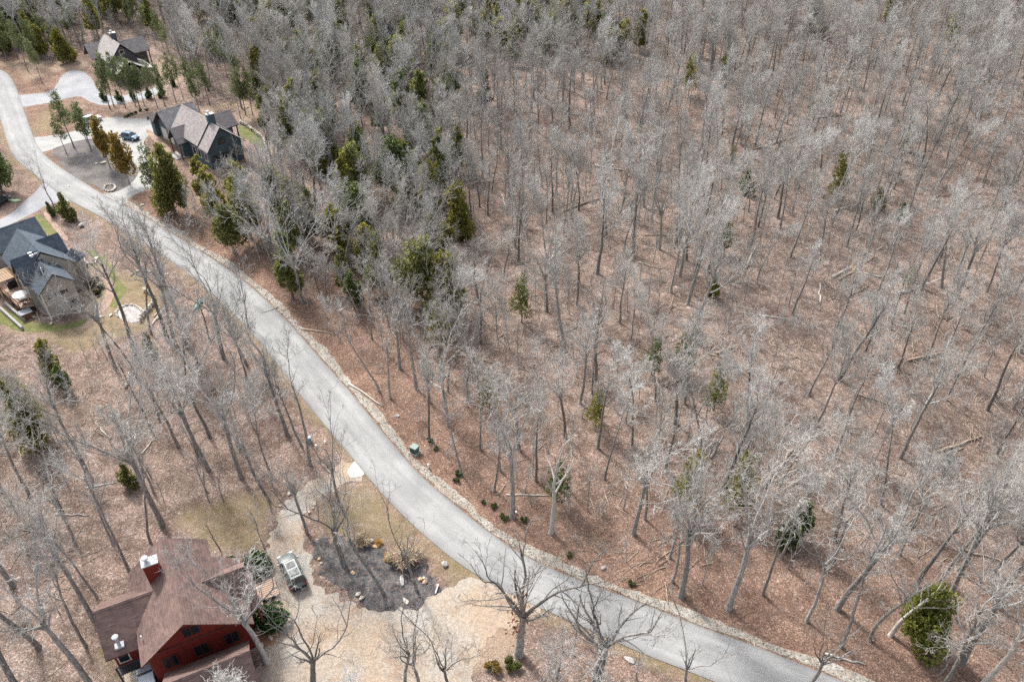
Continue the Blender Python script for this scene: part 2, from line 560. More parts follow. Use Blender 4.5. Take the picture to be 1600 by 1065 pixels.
def m_road():
    t = NT("bleached_asphalt", 0.9, 0.2)
    uv = t.n("ShaderNodeUVMap", uv_map="UVMap").outputs[0]
    u = t.sepz(uv, 0)
    p = t.pos()
    trk = t.ramp(u, [(0.0, 0.62), (0.06, 0.84), (0.22, 1.1), (0.36, 0.92), (0.5, 0.98), (0.66, 0.9), (0.78, 1.1), (0.94, 0.84), (1.0, 0.6)])
    bl = t.noise(t.scalev(p, (1, 1, 0)), 0.18, 4, 0.6)
    fi = t.noise(p, 6.0, 4, 0.7)
    along = t.noise(t.scalev(uv, (9.0, 0.25, 1)), 1.0, 3, 0.6)
    c = t.mix(t.ramp(bl, [(0.32, 0.0), (0.68, 1.0)]), (0.245, 0.246, 0.24), (0.325, 0.326, 0.316))
    c = t.mix(0.8, c, trk, 'MULTIPLY')
    c = t.mix(0.5, c, t.ramp(fi, [(0.3, 0.82), (0.7, 1.16)]), 'MULTIPLY')
    c = t.mix(0.45, c, t.ramp(along, [(0.3, 0.72), (0.7, 1.14)]), 'MULTIPLY')
    # hairline cracks and a few dark stains
    cr = t.vor(t.scalev(p, (1, 1, 0)), 0.33, 'Distance', 'DISTANCE_TO_EDGE')
    c = t.mix(t.ramp(cr, [(0.0, 0.35), (0.012, 0.0)]), c, (0.12, 0.12, 0.115))
    stn = t.noise(t.scalev(p, (1, 1, 0)), 0.5, 5, 0.75)
    c = t.mix(t.ramp(stn, [(0.60, 0.0), (0.72, 0.45)]), c, (0.20, 0.195, 0.185))
    t.color(c)
    t.bump(fi, 0.3, 0.01)
    return t.m
def strip_obj(name, A, B, z, mat, kind='structure', crown=0.0):
    """a band between two edge lines, with a v that runs in metres"""
    n = len(A)
    k = 7
    V, uvs = [], []
    d = np.r_[0, np.cumsum(np.linalg.norm(np.diff(0.5 * (A + B), axis=0), axis=1))]
    for i in range(n):
        for j in range(k):
            f = j / (k - 1)
            q = A[i] * (1 - f) + B[i] * f
            V.append((q[0], q[1], z + crown * (1 - (2 * f - 1) ** 2)))
            uvs.append((f, d[i]))
    Q = np.array([(i * k + j, i * k + j + 1, (i + 1) * k + j + 1, (i + 1) * k + j) for i in range(n - 1) for j in range(k - 1)])
    me = arr_mesh(name, np.array(V), Q, np.zeros(len(Q)), [mat], True)
    uvl = me.uv_layers.new(name="UVMap")
    li = np.zeros(len(me.loops), np.int32)
    me.loops.foreach_get("vertex_index", li)
    uvl.data.foreach_set("uv", np.array(uvs, np.float32)[li].ravel())
    o = link(name, me)
    tag(o, kind=kind)
    return o
M_ROAD = m_road()
strip_obj("road", LN, RN, 0.05, M_ROAD, crown=0.05)

def m_two(name, a, b, s1=0.25, s2=5.0, rough=0.95, contrast=0.5, extra=None, speck=0.0):
    t = NT(name, rough, 0.15)
    p = t.scalev(t.pos(), (1, 1, 0))
    f = t.noise(p, s1, 4, 0.62)
    g = t.noise(p, s2, 4, 0.75)
    c = t.mix(t.ramp(f, [(0.38, 0.0), (0.62, 1.0)]), a, b)
    if extra is not None:
        c = t.mix(t.ramp(t.noise(p, s1 * 2.7, 4, 0.7), [(0.52, 0.0), (0.66, 0.85)]), c, extra)
    c = t.mix(contrast, c, t.ramp(g, [(0.28, 0.55), (0.5, 1.0), (0.75, 1.4)]), 'MULTIPLY')
    if speck:
        v = t.sepz(t.vor(p, 9.0, "Color"), 0)
        c = t.mix(speck, c, t.ramp(v, [(0.0, 0.4), (0.5, 0.95), (1.0, 1.6)]), 'MULTIPLY')
    t.color(c)
    t.bump(g, 0.6, 0.05)
    return t.m
M_GRAVEL = m_two("sandy_gravel", (0.335, 0.26, 0.19), (0.335, 0.315, 0.28), 0.13, 3.2, contrast=0.6, extra=(0.275, 0.205, 0.15), speck=0.3)
M_MULCH = m_two("grey_mulch", (0.045, 0.045, 0.047), (0.125, 0.122, 0.120), 0.9, 6.0, contrast=0.8, extra=(0.19, 0.125, 0.09), speck=0.7)
M_MULCH2 = m_two("weathered_mulch", (0.10, 0.092, 0.092), (0.165, 0.152, 0.147), 0.3, 3.0, contrast=0.7, extra=(0.15, 0.145, 0.10), speck=0.4)
M_CONC = m_two("pale_concrete", (0.29, 0.287, 0.272), (0.36, 0.357, 0.34), 0.3, 3.0, contrast=0.35)
M_CONCW = m_two("white_concrete", (0.52, 0.515, 0.50), (0.60, 0.595, 0.58), 0.8, 6.0, contrast=0.2)
M_ASPH = m_two("grey_asphalt", (0.25, 0.255, 0.265), (0.33, 0.33, 0.335), 0.2, 4.0, contrast=0.4)
M_LAWN = m_two("lawn_grass", (0.10, 0.125, 0.04), (0.155, 0.155, 0.062), 0.5, 4.0, contrast=0.7, extra=(0.24, 0.19, 0.10))
M_BRICKP = m_two("red_pavers", (0.285, 0.20, 0.155), (0.35, 0.26, 0.205), 0.8, 5.0, contrast=0.6, speck=0.4)
M_FLAG = m_two("grey_flagstone", (0.30, 0.28, 0.265), (0.40, 0.38, 0.36), 1.0, 4.0, contrast=0.5, speck=0.5)
M_TANPAD = m_two("tan_pad", (0.40, 0.33, 0.26), (0.48, 0.41, 0.33), 0.6, 4.0, contrast=0.4)
M_BED = m_two("red_mulch", (0.25, 0.13, 0.08), (0.32, 0.18, 0.11), 0.8, 5.0, contrast=0.8, speck=0.5)
M_BEDTAN = m_two("tan_mulch", (0.40, 0.27, 0.15), (0.46, 0.33, 0.2), 0.8, 5.0, contrast=0.6)
M_SHOULDER = m_two("pale_ditch_rock", (0.24, 0.215, 0.18), (0.34, 0.32, 0.28), 0.5, 4.0, contrast=0.6, extra=(0.31, 0.23, 0.165), speck=0.5)

def sheet(name, key, z, mat, smooth_it=2, amp=0.12, step=0.5, seed=1):
    P = POLY[key]
    P = chaikin(P, smooth_it) if smooth_it else P
    P = resample(P, step)
    if amp:
        P = wobble(P, amp, seed)
    mb = MB()
    mb.add([(x, y, z) for x, y in P] + [(x, y, z - 0.06) for x, y in P],
           [tuple(range(len(P)))] + [(i, i + len(P), (i + 1) % len(P) + len(P), (i + 1) % len(P)) for i in range(len(P))])
    o = mb.obj(name, mat)
    tag(o, kind='structure')
    return o
sheet("gravel_driveway", 'gravel_drive', 0.020, M_GRAVEL, 1, 0.34, 0.35, 3)
sheet("concrete_apron", 'concrete_apron', 0.034, M_CONCW, 0, 0.03, 0.6, 4)
sheet("mulch_bed", 'mulch_bed', 0.028, M_MULCH, 1, 0.38, 0.35, 5)
sheet("concrete_driveway", 'oval_drive', 0.024, M_CONC, 2, 0.05, 0.8, 6)
sheet("mulch_island", 'oval_island', 0.032, M_MULCH2, 2, 0.15, 0.6, 7)
sheet("asphalt_driveway", 'asphalt_drive', 0.024, M_ASPH, 2, 0.04, 0.8, 8)
sheet("side_road", 'side_road', 0.028, M_ASPH, 2, 0.06, 0.8, 9)
sheet("lawn", 'lawn_far', 0.016, M_LAWN, 1, 0.15, 0.6, 10)
sheet("lawn", 'lawn_near', 0.016, M_LAWN, 1, 0.12, 0.5, 11)
sheet("lawn", 'lawn_side', 0.012, M_LAWN, 1, 0.2, 0.5, 12)
sheet("lawn", 'lawn_front', 0.012, M_LAWN, 1, 0.2, 0.5, 13)
sheet("brick_path", 'brick_path', 0.026, M_BRICKP, 2, 0.05, 0.5, 14)
sheet("brick_path", 'brick_walk', 0.030, M_BRICKP, 1, 0.04, 0.5, 15)
sheet("stone_patio", 'patio', 0.034, M_FLAG, 2, 0.08, 0.5, 16)
sheet("parking_pad", 'porch_pad', 0.016, M_TANPAD, 0, 0.05, 0.5, 17)
sheet("mulch_bed", 'house_bed', 0.030, M_BED, 1, 0.12, 0.4, 18)
sheet("mulch_bed", 'far_bed', 0.022, M_BEDTAN, 1, 0.1, 0.4, 19)
sheet("garden_path", 'far_walk', 0.030, M_BRICKP, 1, 0.05, 0.5, 20)

# pale rock laid along the far side ditch
T_ = np.gradient(RN, axis=0)
N_ = np.c_[T_[:, 1], -T_[:, 0]]
N_ /= np.linalg.norm(N_, axis=1, keepdims=True)
_test = RN[100] + 3 * N_[100]
if not side_right(np.array([_test[0]]), np.array([_test[1]]))[0]:
    N_ = -N_
n_sh = 165
w0 = 0.22 + 0.08 * np.sin(np.arange(n_sh) * 0.9) + RNG.normal(0, 0.05, n_sh)
w1 = 1.2 + 0.25 * np.sin(np.arange(n_sh) * 0.37) + RNG.normal(0, 0.12, n_sh)
SH_A = RN[:n_sh] + N_[:n_sh] * w0[:, None]
SH_B = RN[:n_sh] + N_[:n_sh] * w1[:, None]
strip_obj("gravel_shoulder", SH_A, SH_B, 0.018, M_SHOULDER)
# ------------------------------------------------------------------ houses
M_ROOF_RED = m_shingle("red_brown_shingle", (0.195, 0.130, 0.112), (0.130, 0.090, 0.080), 0.15)
M_ROOF_SLATE = m_shingle("slate_blue_shingle", (0.070, 0.092, 0.115), (0.095, 0.116, 0.137), 0.16)
M_ROOF_TAUPE = m_shingle("taupe_shingle", (0.33, 0.295, 0.28), (0.285, 0.255, 0.245), 0.18)
M_ROOF_TAN = m_shingle("tan_shingle", (0.35, 0.325, 0.30), (0.30, 0.28, 0.265), 0.2)
M_WALL_RED = m_siding("red_board_siding", (0.175, 0.024, 0.016), 0.22)
M_WALL_TAN = m_siding("taupe_board_siding", (0.36, 0.335, 0.30), 0.2)
M_WALL_TEAL = m_siding("blue_grey_siding", (0.07, 0.105, 0.125), 0.22)
M_WALL_DARK = m_siding("dark_grey_siding", (0.10, 0.095, 0.10), 0.22)
M_STONE_V = m_two("stone_veneer", (0.40, 0.37, 0.32), (0.30, 0.27, 0.24), 2.0, 6.0, contrast=0.7)
M_TRIM_RED = m_plain("dark_red_trim", (0.12, 0.03, 0.022), 0.6)
M_TRIM_WHITE = m_plain("cream_trim", (0.62, 0.59, 0.52), 0.6, var=0.06)
M_TRIM_DARK = m_plain("dark_trim", (0.04, 0.042, 0.045), 0.5)
M_GLASS = m_plain("window_glass", (0.018, 0.022, 0.026), 0.08, 0.6, var=0.3)
M_GALV = m_plain("galvanised_metal", (0.40, 0.415, 0.42), 0.6, 0.3, var=0.12)
M_WOOD = m_plain("weathered_deck_wood", (0.46, 0.33, 0.25), 0.8, var=0.18, scale=2.0)
M_WOOD_PALE = m_plain("pale_new_wood", (0.62, 0.47, 0.32), 0.75, var=0.14)
M_TIMBER = m_plain("brown_timber", (0.17, 0.085, 0.045), 0.75, var=0.2)
M_WHITE = m_plain("white_paint", (0.80, 0.79, 0.77), 0.5, var=0.05)
M_BLACK = m_plain("black_plastic", (0.02, 0.02, 0.022), 0.45, var=0.2)
M_DOOR = m_plain("garage_door_paint", (0.55, 0.53, 0.48), 0.6)

class House:
    def __init__(s, name, O, yaw, label, cat="house"):
        s.e = empty(name, (O[0], O[1], 0), math.radians(yaw), label, cat)
        s.M = Matrix.Translation((O[0], O[1], 0)) @ Matrix.Rotation(math.radians(yaw), 4, 'Z')
        s.Mi = s.M.inverted()
    def loc(s, px, py, z):
        return s.Mi @ at(px, py, z)
    def roof(s, poly, mat, name="roof", thick=0.16, fascia=None, parent=None):
        mb = MB()
        P = [Vector(p) for p in poly]
        n = (P[1] - P[0]).cross(P[2] - P[0])
        if n.z < 0:
            P.reverse()
        k = len(P)
        mb.add(P, [tuple(range(k))], 0)
        mb.add([p - Vector((0, 0, thick)) for p in P], [tuple(range(k - 1, -1, -1))], 1)
        for i in range(k):
            j = (i + 1) % k
            a, b = P[i], P[j]
            mb.add([a, a - Vector((0, 0, thick)), b - Vector((0, 0, thick)), b], [(0, 1, 2, 3)], 1)
        return mb.obj(name, [mat, fascia or M_TRIM_DARK], parent or s.e, fix=False)
    def gable(s, ax, r, lo, hi, e1, z1, e2, z2, zr, mat, fascia=None, cap=True, lo2=None, hi2=None):
        """ridge along ax ('a' or 'b') at offset r from lo to hi; eaves at offsets e1, e2"""
        f = (lambda u, w, z: (u, w, z)) if ax == 'a' else (lambda u, w, z: (w, u, z))
        l2, h2 = lo if lo2 is None else lo2, hi if hi2 is None else hi2
        o1 = s.roof([f(lo, r, zr), f(hi, r, zr), f(h2, e1, z1), f(l2, e1, z1)], mat, fascia=fascia)
        o2 = s.roof([f(lo, r, zr), f(hi, r, zr), f(h2, e2, z2), f(l2, e2, z2)], mat, fascia=fascia)
        if cap:
            mb = MB()
            s1, s2 = (z1 - zr) / abs(e1 - r), (z2 - zr) / abs(e2 - r)
            w = 0.16
            d1, d2 = math.copysign(w, e1 - r), math.copysign(w, e2 - r)
            up = 0.035
            vs = []
            for u in (lo - 0.01, hi + 0.01):
                vs += [f(u, r, zr + up), f(u, r + d1, zr + s1 * w + up), f(u, r + d2, zr + s2 * w + up),
                       f(u, r + d1, zr + s1 * w - 0.02), f(u, r + d2, zr + s2 * w - 0.02)]
            mb.add(vs, [(0, 1, 6, 5), (0, 5, 7, 2), (1, 3, 8, 6), (2, 7, 9, 4), (0, 2, 4, 3, 1), (5, 6, 8, 9, 7)], 0)
            mb.obj("ridge_cap", mat, o1)
        return o1, o2
    def walls(s, a0, a1, b0, b1, ze, mat, ax=None, r=None, zr=None, z0=-0.1, name="wall"):
        mb = MB()
        if ax is None:
            mb.add([(a0, b0, z0), (a1, b0, z0), (a1, b1, z0), (a0, b1, z0), (a0, b0, ze), (a1, b0, ze), (a1, b1, ze), (a0, b1, ze)],
                   [(0, 1, 5, 4), (1, 2, 6, 5), (2, 3, 7, 6), (3, 0, 4, 7), (4, 5, 6, 7), (3, 2, 1, 0)])
        else:
            z1, z2 = ze if isinstance(ze, tuple) else (ze, ze)
            if ax == 'b':   # ridge along b: gables at b0 and b1
                vs = []
                for b in (b0, b1):
                    vs += [(a0, b, z0), (a1, b, z0), (a1, b, z2), (r, b, zr), (a0, b, z1)]
            else:
                vs = []
                for a in (a0, a1):
                    vs += [(a, b0, z0), (a, b1, z0), (a, b1, z2), (a, r, zr), (a, b0, z1)]
            mb.add(vs, [(4, 3, 2, 1, 0), (5, 6, 7, 8, 9), (0, 1, 6, 5), (1, 2, 7, 6), (2, 3, 8, 7), (3, 4, 9, 8), (4, 0, 5, 9)])
        return mb.obj(name, mat, s.e)
    def window(s, c, w, h, face, trim, name="window", bars=1, glass=None):
        """face: 'S','N' (looks along b) or 'E','W' (along a); c is the centre on the wall"""
        t = 0.07
        sx = face in 'SN'
        sg = {'S': -1, 'N': 1, 'E': 1, 'W': -1}[face]
        mb = MB()
        def bx(u, z, du, dz, out):
            if sx:
                mb.box((c[0] + u, c[1] + sg * out, c[2] + z), (du, t, dz))
            else:
                mb.box((c[0] + sg * out, c[1] + u, c[2] + z), (t, du, dz))
        e = 0.1
        bx(0, h / 2 + e / 2, w + 2 * e, e, 0.04)
        bx(0, -h / 2 - e / 2, w + 2 * e + 0.06, e, 0.05)
        bx(-w / 2 - e / 2, 0, e, h, 0.04)
        bx(w / 2 + e / 2, 0, e, h, 0.04)
        for i in range(1, bars):
            bx(-w / 2 + w * i / bars, 0, 0.06, h, 0.035)
        fo = mb.obj(name, trim, s.e)
        mb = MB()
        if sx:
            mb.box((c[0], c[1] + sg * 0.02, c[2]), (w, 0.05, h))
        else:
            mb.box((c[0] + sg * 0.02, c[1], c[2]), (0.05, w, h))
        mb.obj("pane", glass or M_GLASS, fo)
        return fo
    def box(s, name, c, size, mat, parent=None, rz=0.0):
        return MB().box(c, size, 0, rz).obj(name, mat, parent or s.e)
    def post(s, x, y, z0, z1, w, mat, name="porch_post"):
        return s.box(name, (x, y, (z0 + z1) / 2), (w, w, z1 - z0), mat)
    def chimney(s, c, sx, sy, z0, z1, mat, cap=True, flue=True):
        ch = s.box("chimney", (c[0], c[1], (z0 + z1) / 2), (sx, sy, z1 - z0), mat)
        if cap:
            MB().box((c[0], c[1], z1 + 0.06), (sx + 0.16, sy + 0.16, 0.12)).obj("chimney_cap", M_GALV, ch)
        if flue:
            f = MB()
            x, y = c[0] - sx * 0.2, c[1] + sy * 0.12
            f.tube([(x, y, z1 + 0.1), (x, y, z1 + 0.45)], [0.15, 0.15], 10)
            f.tube([(x, y, z1 + 0.45), (x, y, z1 + 0.49), (x, y, z1 + 0.62), (x, y, z1 + 0.66)], [0.2, 0.29, 0.29, 0.2], 12)
            f.obj("flue", M_GALV, ch, smooth=False)
        return ch
    def vent(s, x, y, z0, h=0.45, r=0.07):
        mb = MB()
        mb.tube([(x, y, z0 - 0.15), (x, y, z0 + h)], [r, r], 8)
        return mb.obj("roof_vent", M_WHITE, s.e)

# --- red house with brown roof ----------------------------------------
H = House("red_house", (-30.51, 43.67), 26, "dark red house with red brown shingle roofs beside the sandy gravel drive")
RR, RW, RT_ = M_ROOF_RED, M_WALL_RED, M_TRIM_RED
H.walls(-3.75, 4.55, -6.55, 0.05, (5.25, 5.2), RW, 'b', 0, 8.2)
H.walls(-4.05, 2.45, 0.1, 3.35, (4.25, 5.15), RW, 'b', -0.8, 7.0)
H.walls(-6.6, -3.0, -4.15, 1.05, (4.5, 4.5), RW, 'a', -1.4, 6.4, z0=1.9)
H.walls(-5.2, -3.0, -3.6, 0.9, 1.9, M_STONE_V)
H.walls(-2.3, 3.85, -12.8, -8.1, (3.2, 3.4), RW, 'a', -10.3, 5.5)
H.walls(2.0, 4.95, -4.4, -1.4, 5.2, RW)
H.gable('b', 0.0, -7.35, 0.35, -4.25, 5.0, 5.15, 5.0, 8.5, RR, RT_)
H.gable('b', -0.8, -0.9, 3.85, -4.6, 3.95, 2.95, 5.0, 7.3, RR, RT_)
H.gable('a', -1.4, -7.1, -0.2, -4.75, 4.15, 1.5, 4.25, 6.75, RR, RT_)
H.gable('a', -2.8, 0.9, 5.6, -5.0, 5.1, -1.0, 5.75, 7.25, RR, RT_)
H.gable('a', -10.3, -2.8, 4.3, -13.4, 2.9, -7.45, 3.2, 5.8, RR, RT_)
H.roof([(4.2, -5.15, 4.3), (6.0, -5.15, 3.9), (6.0, -0.7, 3.9), (4.2, -0.7, 4.3)], RR, fascia=RT_)
H.chimney((-1.7, -0.05), 1.25, 0.85, 5.4, 9.0, RW)
# metal flue with a square skirt on the small wing
v = H.loc(187, 1008, 4.7)
mb = MB()
mb.box((v.x, v.y, 4.75), (0.75, 0.6, 0.16))
mb.tube([(v.x, v.y, 4.6), (v.x, v.y, 5.9)], [0.14, 0.14], 10)
mb.tube([(v.x, v.y, 5.9), (v.x, v.y, 5.94), (v.x, v.y, 6.08), (v.x, v.y, 6.12)], [0.19, 0.28, 0.28, 0.19], 12)
mb.obj("wood_stove_flue", M_GALV, H.e)
for px, py, z in ((257, 889, 6.6), (278, 975, 7.4), (222, 997, 5.6)):
    q = H.loc(px, py, z)
    H.vent(q.x, q.y, z - 0.35, 0.75, 0.06)
# gable end: trim band, windows
H.box("trim_band", (0.4, -6.6, 5.05), (8.2, 0.1, 0.22), RT_)
for x in (-2.2, 0.4, 3.0):
    H.window((x, -6.55, 3.2), 1.1, 1.5, 'S', RT_, bars=2)
H.window((0.2, -6.55, 6.3), 1.3, 1.1, 'S', RT_, bars=2)
H.window((4.55, -5.5, 3.3), 0.9, 1.3, 'E', RT_)
H.window((2.45, 2.0, 3.0), 1.0, 1.3, 'E', RT_)
H.window((-4.05, 2.2, 2.6), 1.0, 1.2, 'W', RT_)
H.window((-6.6, -1.4, 3.4), 1.4, 1.2, 'W', RT_, bars=2)
H.window((-5.9, -4.15, 3.2), 0.8, 1.6, 'S', M_TRIM_WHITE)
for x in (-0.9, 2.2):
    d = H.box("garage_door", (x, -12.82, 1.25), (2.5, 0.08, 2.3), M_DOOR)
dr = H.box("front_door", (4.98, -2.9, 1.35), (0.08, 1.0, 2.1), M_TIMBER)
MB().tube([(5.05, -2.55, 1.3), (5.09, -2.55, 1.3)], [0.05, 0.04], 8).obj("door_handle", M_GALV, dr)
for y in (-0.95, -4.9):
    H.post(5.75, y, 0.3, 4.0, 0.18, RT_)
H.box("porch_floor", (5.5, -2.9, 0.2), (1.3, 4.2, 0.34), M_WOOD)
# small balcony under the wing eave, with its post and rails
H.box("balcony_floor", (-5.7, -4.6, 1.86), (2.0, 0.9, 0.14), M_TRIM_DARK)
H.post(-6.62, -4.98, -0.1, 3.0, 0.13, M_TRIM_DARK, "balcony_post")
H.post(-4.75, -4.98, 1.95, 3.0, 0.1, M_TRIM_DARK, "balcony_post")
H.box("balcony_rail", (-5.7, -4.98, 2.95), (1.8, 0.08, 0.08), M_TRIM_DARK)
for k in range(9):
    H.box("baluster", (-6.4 + k * 0.2, -4.98, 2.4), (0.035, 0.035, 1.0), M_TRIM_DARK)
H.box("foundation", (0.4, -3.1, 0.12), (8.4, 7.0, 0.5), M_CONC)
RED = H
# wooden walkway to the drive: every board its own piece
wk = empty("boardwalk", tuple(RED.M @ Vector((6.75, -0.75, 0))), math.radians(26), "pale plank walkway between the red house porch and the gravel drive", "walkway")
plank = MB().box((0, 0, 0.33), (2.1, 0.185, 0.05)).mesh("plank", M_WOOD)
for i in range(9):
    o = link("plank", plank, wk)
    o.location = (random.uniform(-0.04, 0.04), -0.95 + i * 0.238, random.uniform(-0.006, 0.006))
for y in (-0.85, 0.85):
    MB().box((0, y, 0.19), (2.0, 0.1, 0.22)).obj("joist", M_TIMBER, wk)

# --- slate roofed house on the left ------------------------------------
H = House("slate_house", (-65.74, 93.7), 45, "taupe house with slate blue gabled roofs and rear deck beside the grey asphalt drive")
RS, RWT, FD = M_ROOF_SLATE, M_WALL_TAN, M_TRIM_DARK
H.walls(-2.2, 4.3, 2.0, 10.5, (4.7, 4.7), RWT, 'b', 0.8, 7.6)
H.walls(-9.0, 4.0, 12.2, 17.2, (5.0, 5.0), RWT, 'a', 14.8, 6.6)
H.walls(-2.05, 2.35, -2.75, 2.2, (4.75, 4.75), RWT, 'b', 0.2, 6.4)
H.walls(-2.7, 0.6, 0.9, 4.4, (4.9, 4.9), RWT, 'a', 2.65, 7.2)
H.gable('b', 0.8, 1.9, 10.8, -2.75, 4.5, 4.75, 4.5, 8.0, RS, FD)
H.gable('a', 14.8, -9.5, 4.4, 11.7, 4.7, 17.8, 4.7, 7.0, RS, FD)
H.gable('b', 0.2, -3.15, 2.6, -2.45, 4.55, 2.6, 4.75, 6.9, RS, FD)
H.gable('a', 2.65, -3.0, 0.7, 0.55, 4.75, 4.75, 4.75, 7.9, RS, FD)
H.gable('a', 7.0, 1.5, 4.95, 4.9, 5.0, 9.1, 5.0, 7.2, RS, FD)
H.walls(3.0, 4.6, 5.2, 8.8, (5.0, 5.0), RWT, 'a', 7.0, 6.8)
# round stair turret
mb = MB(); k = 10
cx, cy = 5.2, 4.1
mb.tube([(cx, cy, -0.1), (cx, cy, 4.2)], [1.05, 1.05], k)
mb.obj("turret_wall", M_STONE_V, H.e)
mb = MB()
mb.tube([(cx, cy, 4.1), (cx, cy, 4.22), (cx, cy, 5.7)], [1.45, 1.45, 0.03], k)
mb.obj("turret_roof", RS, H.e)
# dark bump of a roof cupola and the white vents
q = H.loc(63, 417, 7.0)
mb = MB(); mb.tube([(q.x, q.y, 5.2), (q.x, q.y, 6.6), (q.x, q.y, 7.3)], [0.62, 0.62, 0.05], 8); mb.obj("cupola", RS, H.e)
q = H.loc(50, 397, 7.6)
for dx, dy, w in ((-0.15, 0.35, 0.5), (-0.2, -0.35, 0.55), (0.45, -0.2, 0.5)):
    mb = MB(); mb.box((q.x + dx, q.y + dy, 7.65), (w, w * 0.75, 0.22)); mb.box((q.x + dx, q.y + dy, 7.0), (w * 0.6, w * 0.5, 1.1)); mb.obj("roof_vent", M_WHITE, H.e)
q = H.loc(40, 379, 7.2); H.vent(q.x, q.y, 6.3, 1.1, 0.08)
q = H.loc(64, 420, 7.3); H.vent(q.x, q.y, 6.6, 0.9, 0.07)
# south wall: row of four small dark windows, a band, lower window
for x, w in ((-1.2, 0.28), (-0.5, 0.34), (-0.05, 0.34), (0.4, 0.34), (1.0, 0.3)):
    H.window((x, -2.75, 3.5), w, 0.34, 'S', M_TRIM_DARK)
H.box("trim_band", (0.15, -2.79, 2.35), (4.45, 0.08, 0.14), M_TRIM_WHITE)
H.window((1.4, -2.75, 1.2), 0.8, 0.8, 'S', M_TRIM_DARK)
for y in (-1.6, 0.0):
    H.window((-2.05, y, 3.2), 0.9, 1.2, 'W', M_TRIM_WHITE)
for y in (1.8, 3.4):
    H.window((-2.7, y, 3.2), 1.0, 1.8, 'W', M_TRIM_WHITE, bars=2)
for y in (6.0, 8.6):
    H.window((-2.2, y, 2.4), 1.4, 2.0, 'W', M_TRIM_WHITE, bars=2)
H.window((2.35, -1.0, 3.2), 0.9, 1.2, 'E', M_TRIM_WHITE)
H.window((4.6, 7.0, 2.6), 1.4, 1.6, 'E', M_TRIM_WHITE, bars=2)
H.window((4.0, 14.6, 2.4), 1.4, 1.4, 'E', M_TRIM_WHITE, bars=2)
H.box("corner_board", (-2.1, -2.8, 2.3), (0.16, 0.16, 4.7), M_TRIM_WHITE)
SLATE = H
# deck on its west side
dk = [SLATE.loc(px, py, 1.0) for px, py in ((-14, 425), (0, 434), (14, 441), (30, 444), (58, 466), (54, 476), (31, 481), (2, 454), (-14, 444))]
mb = MB(); mb.slab([(p.x, p.y, 1.0) for p in dk], 0.16, 0, (0, 0, -1)); mb.obj("deck_floor", M_WOOD, SLATE.e)
for (px, py) in ((2, 454), (17, 468), (31, 481), (54, 476)):
    p = SLATE.loc(px, py, 1.0)
    SLATE.post(p.x, p.y, -0.05, 1.95, 0.13, M_TIMBER, "deck_post")
for (A, B) in (((-14, 440), (2, 454)), ((2, 454), (31, 481)), ((31, 481), (54, 476))):
    a, b = SLATE.loc(*A, 1.0), SLATE.loc(*B, 1.0)
    mb = MB(); mb.tube([(a.x, a.y, 1.9), (b.x, b.y, 1.9)], [0.07, 0.07], 4); mb.tube([(a.x, a.y, 1.2), (b.x, b.y, 1.2)], [0.04, 0.04], 4)
    mb.obj("deck_rail", M_TIMBER, SLATE.e)
# pergola over the deck: each slat a piece
c = SLATE.loc(4, 431, 3.3)
pg = empty("pergola", tuple(SLATE.M @ Vector((c.x, c.y, 0))), math.radians(45), "pergola of pale wooden slats over the deck of the slate roofed house", "pergola")
for x, y in ((-1.3, -1.4), (1.2, -1.4), (-1.3, 1.4), (1.2, 1.4)):
    MB().box((x, y, 2.05), (0.14, 0.14, 2.2)).obj("post", M_WOOD_PALE, pg)
for x in (-1.3, 1.2):
    MB().box((x, 0, 3.22), (0.1, 3.4, 0.18)).obj("beam", M_WOOD_PALE, pg)
sl = MB().box((0, 0, 3.4), (3.1, 0.13, 0.14)).mesh("slat", M_WOOD_PALE)
for i in range(9):
    o = link("slat", sl, pg); o.location = (0, -1.6 + i * 0.4, 0)
# umbrella, table, grill and bench on the deck
p = at(31, 460, 2.6)
um = empty("patio_umbrella", (p.x, p.y, 1.0), 0.3, "open white patio umbrella on the deck of the slate roofed house", "umbrella")
mb = MB(); k = 8; R = 1.05
vs = [(0, 0, 2.05)] + [(R * math.cos(2 * math.pi * i / k), R * math.sin(2 * math.pi * i / k), 1.62) for i in range(k)]
mb.add(vs + [(x, y, z - 0.05) for x, y, z in vs], [(0, 1 + i, 1 + (i + 1) % k) for i in range(k)] + [(9, 10 + (i + 1) % k, 10 + i) for i in range(k)] + [(1 + i, 10 + i, 10 + (i + 1) % k, 1 + (i + 1) % k) for i in range(k)])
mb.obj("canopy", M_WHITE, um)
MB().tube([(0, 0, 0.0), (0, 0, 2.1)], [0.03, 0.025], 8).obj("pole", M_GALV, um)
MB().tube([(0, 0, 0.0), (0, 0, 0.08)], [0.28, 0.26], 12).obj("base", M_BLACK, um)
p = at(37, 467, 1.7)
tb = empty("patio_table", (p.x, p.y, 1.0), 0.78, "dark patio table beside the white umbrella", "table")
MB().tube([(0, 0, 0.68), (0, 0, 0.73)], [0.62, 0.62], 14).obj("tabletop", M_BLACK, tb)
for a in range(4):
    x, y = 0.4 * math.cos(a * 1.571 + 0.785), 0.4 * math.sin(a * 1.571 + 0.785)
    MB().tube([(x, y, 0), (x * 0.8, y * 0.8, 0.68)], [0.03, 0.03], 6).obj("leg", M_BLACK, tb)
def patio_chair(x, y, z, rz, label, mat):
    e = empty("patio_chair", (x, y, z), rz, label, "chair")
    MB().box((0, 0, 0.42), (0.5, 0.5, 0.06)).obj("seat", mat, e)
    MB().box((0, -0.23, 0.72), (0.5, 0.05, 0.55)).obj("backrest", mat, e)
    for sx in (-0.2, 0.2):
        for sy in (-0.2, 0.2):
            MB().box((sx, sy, 0.2), (0.04, 0.04, 0.4)).obj("leg", mat, e)
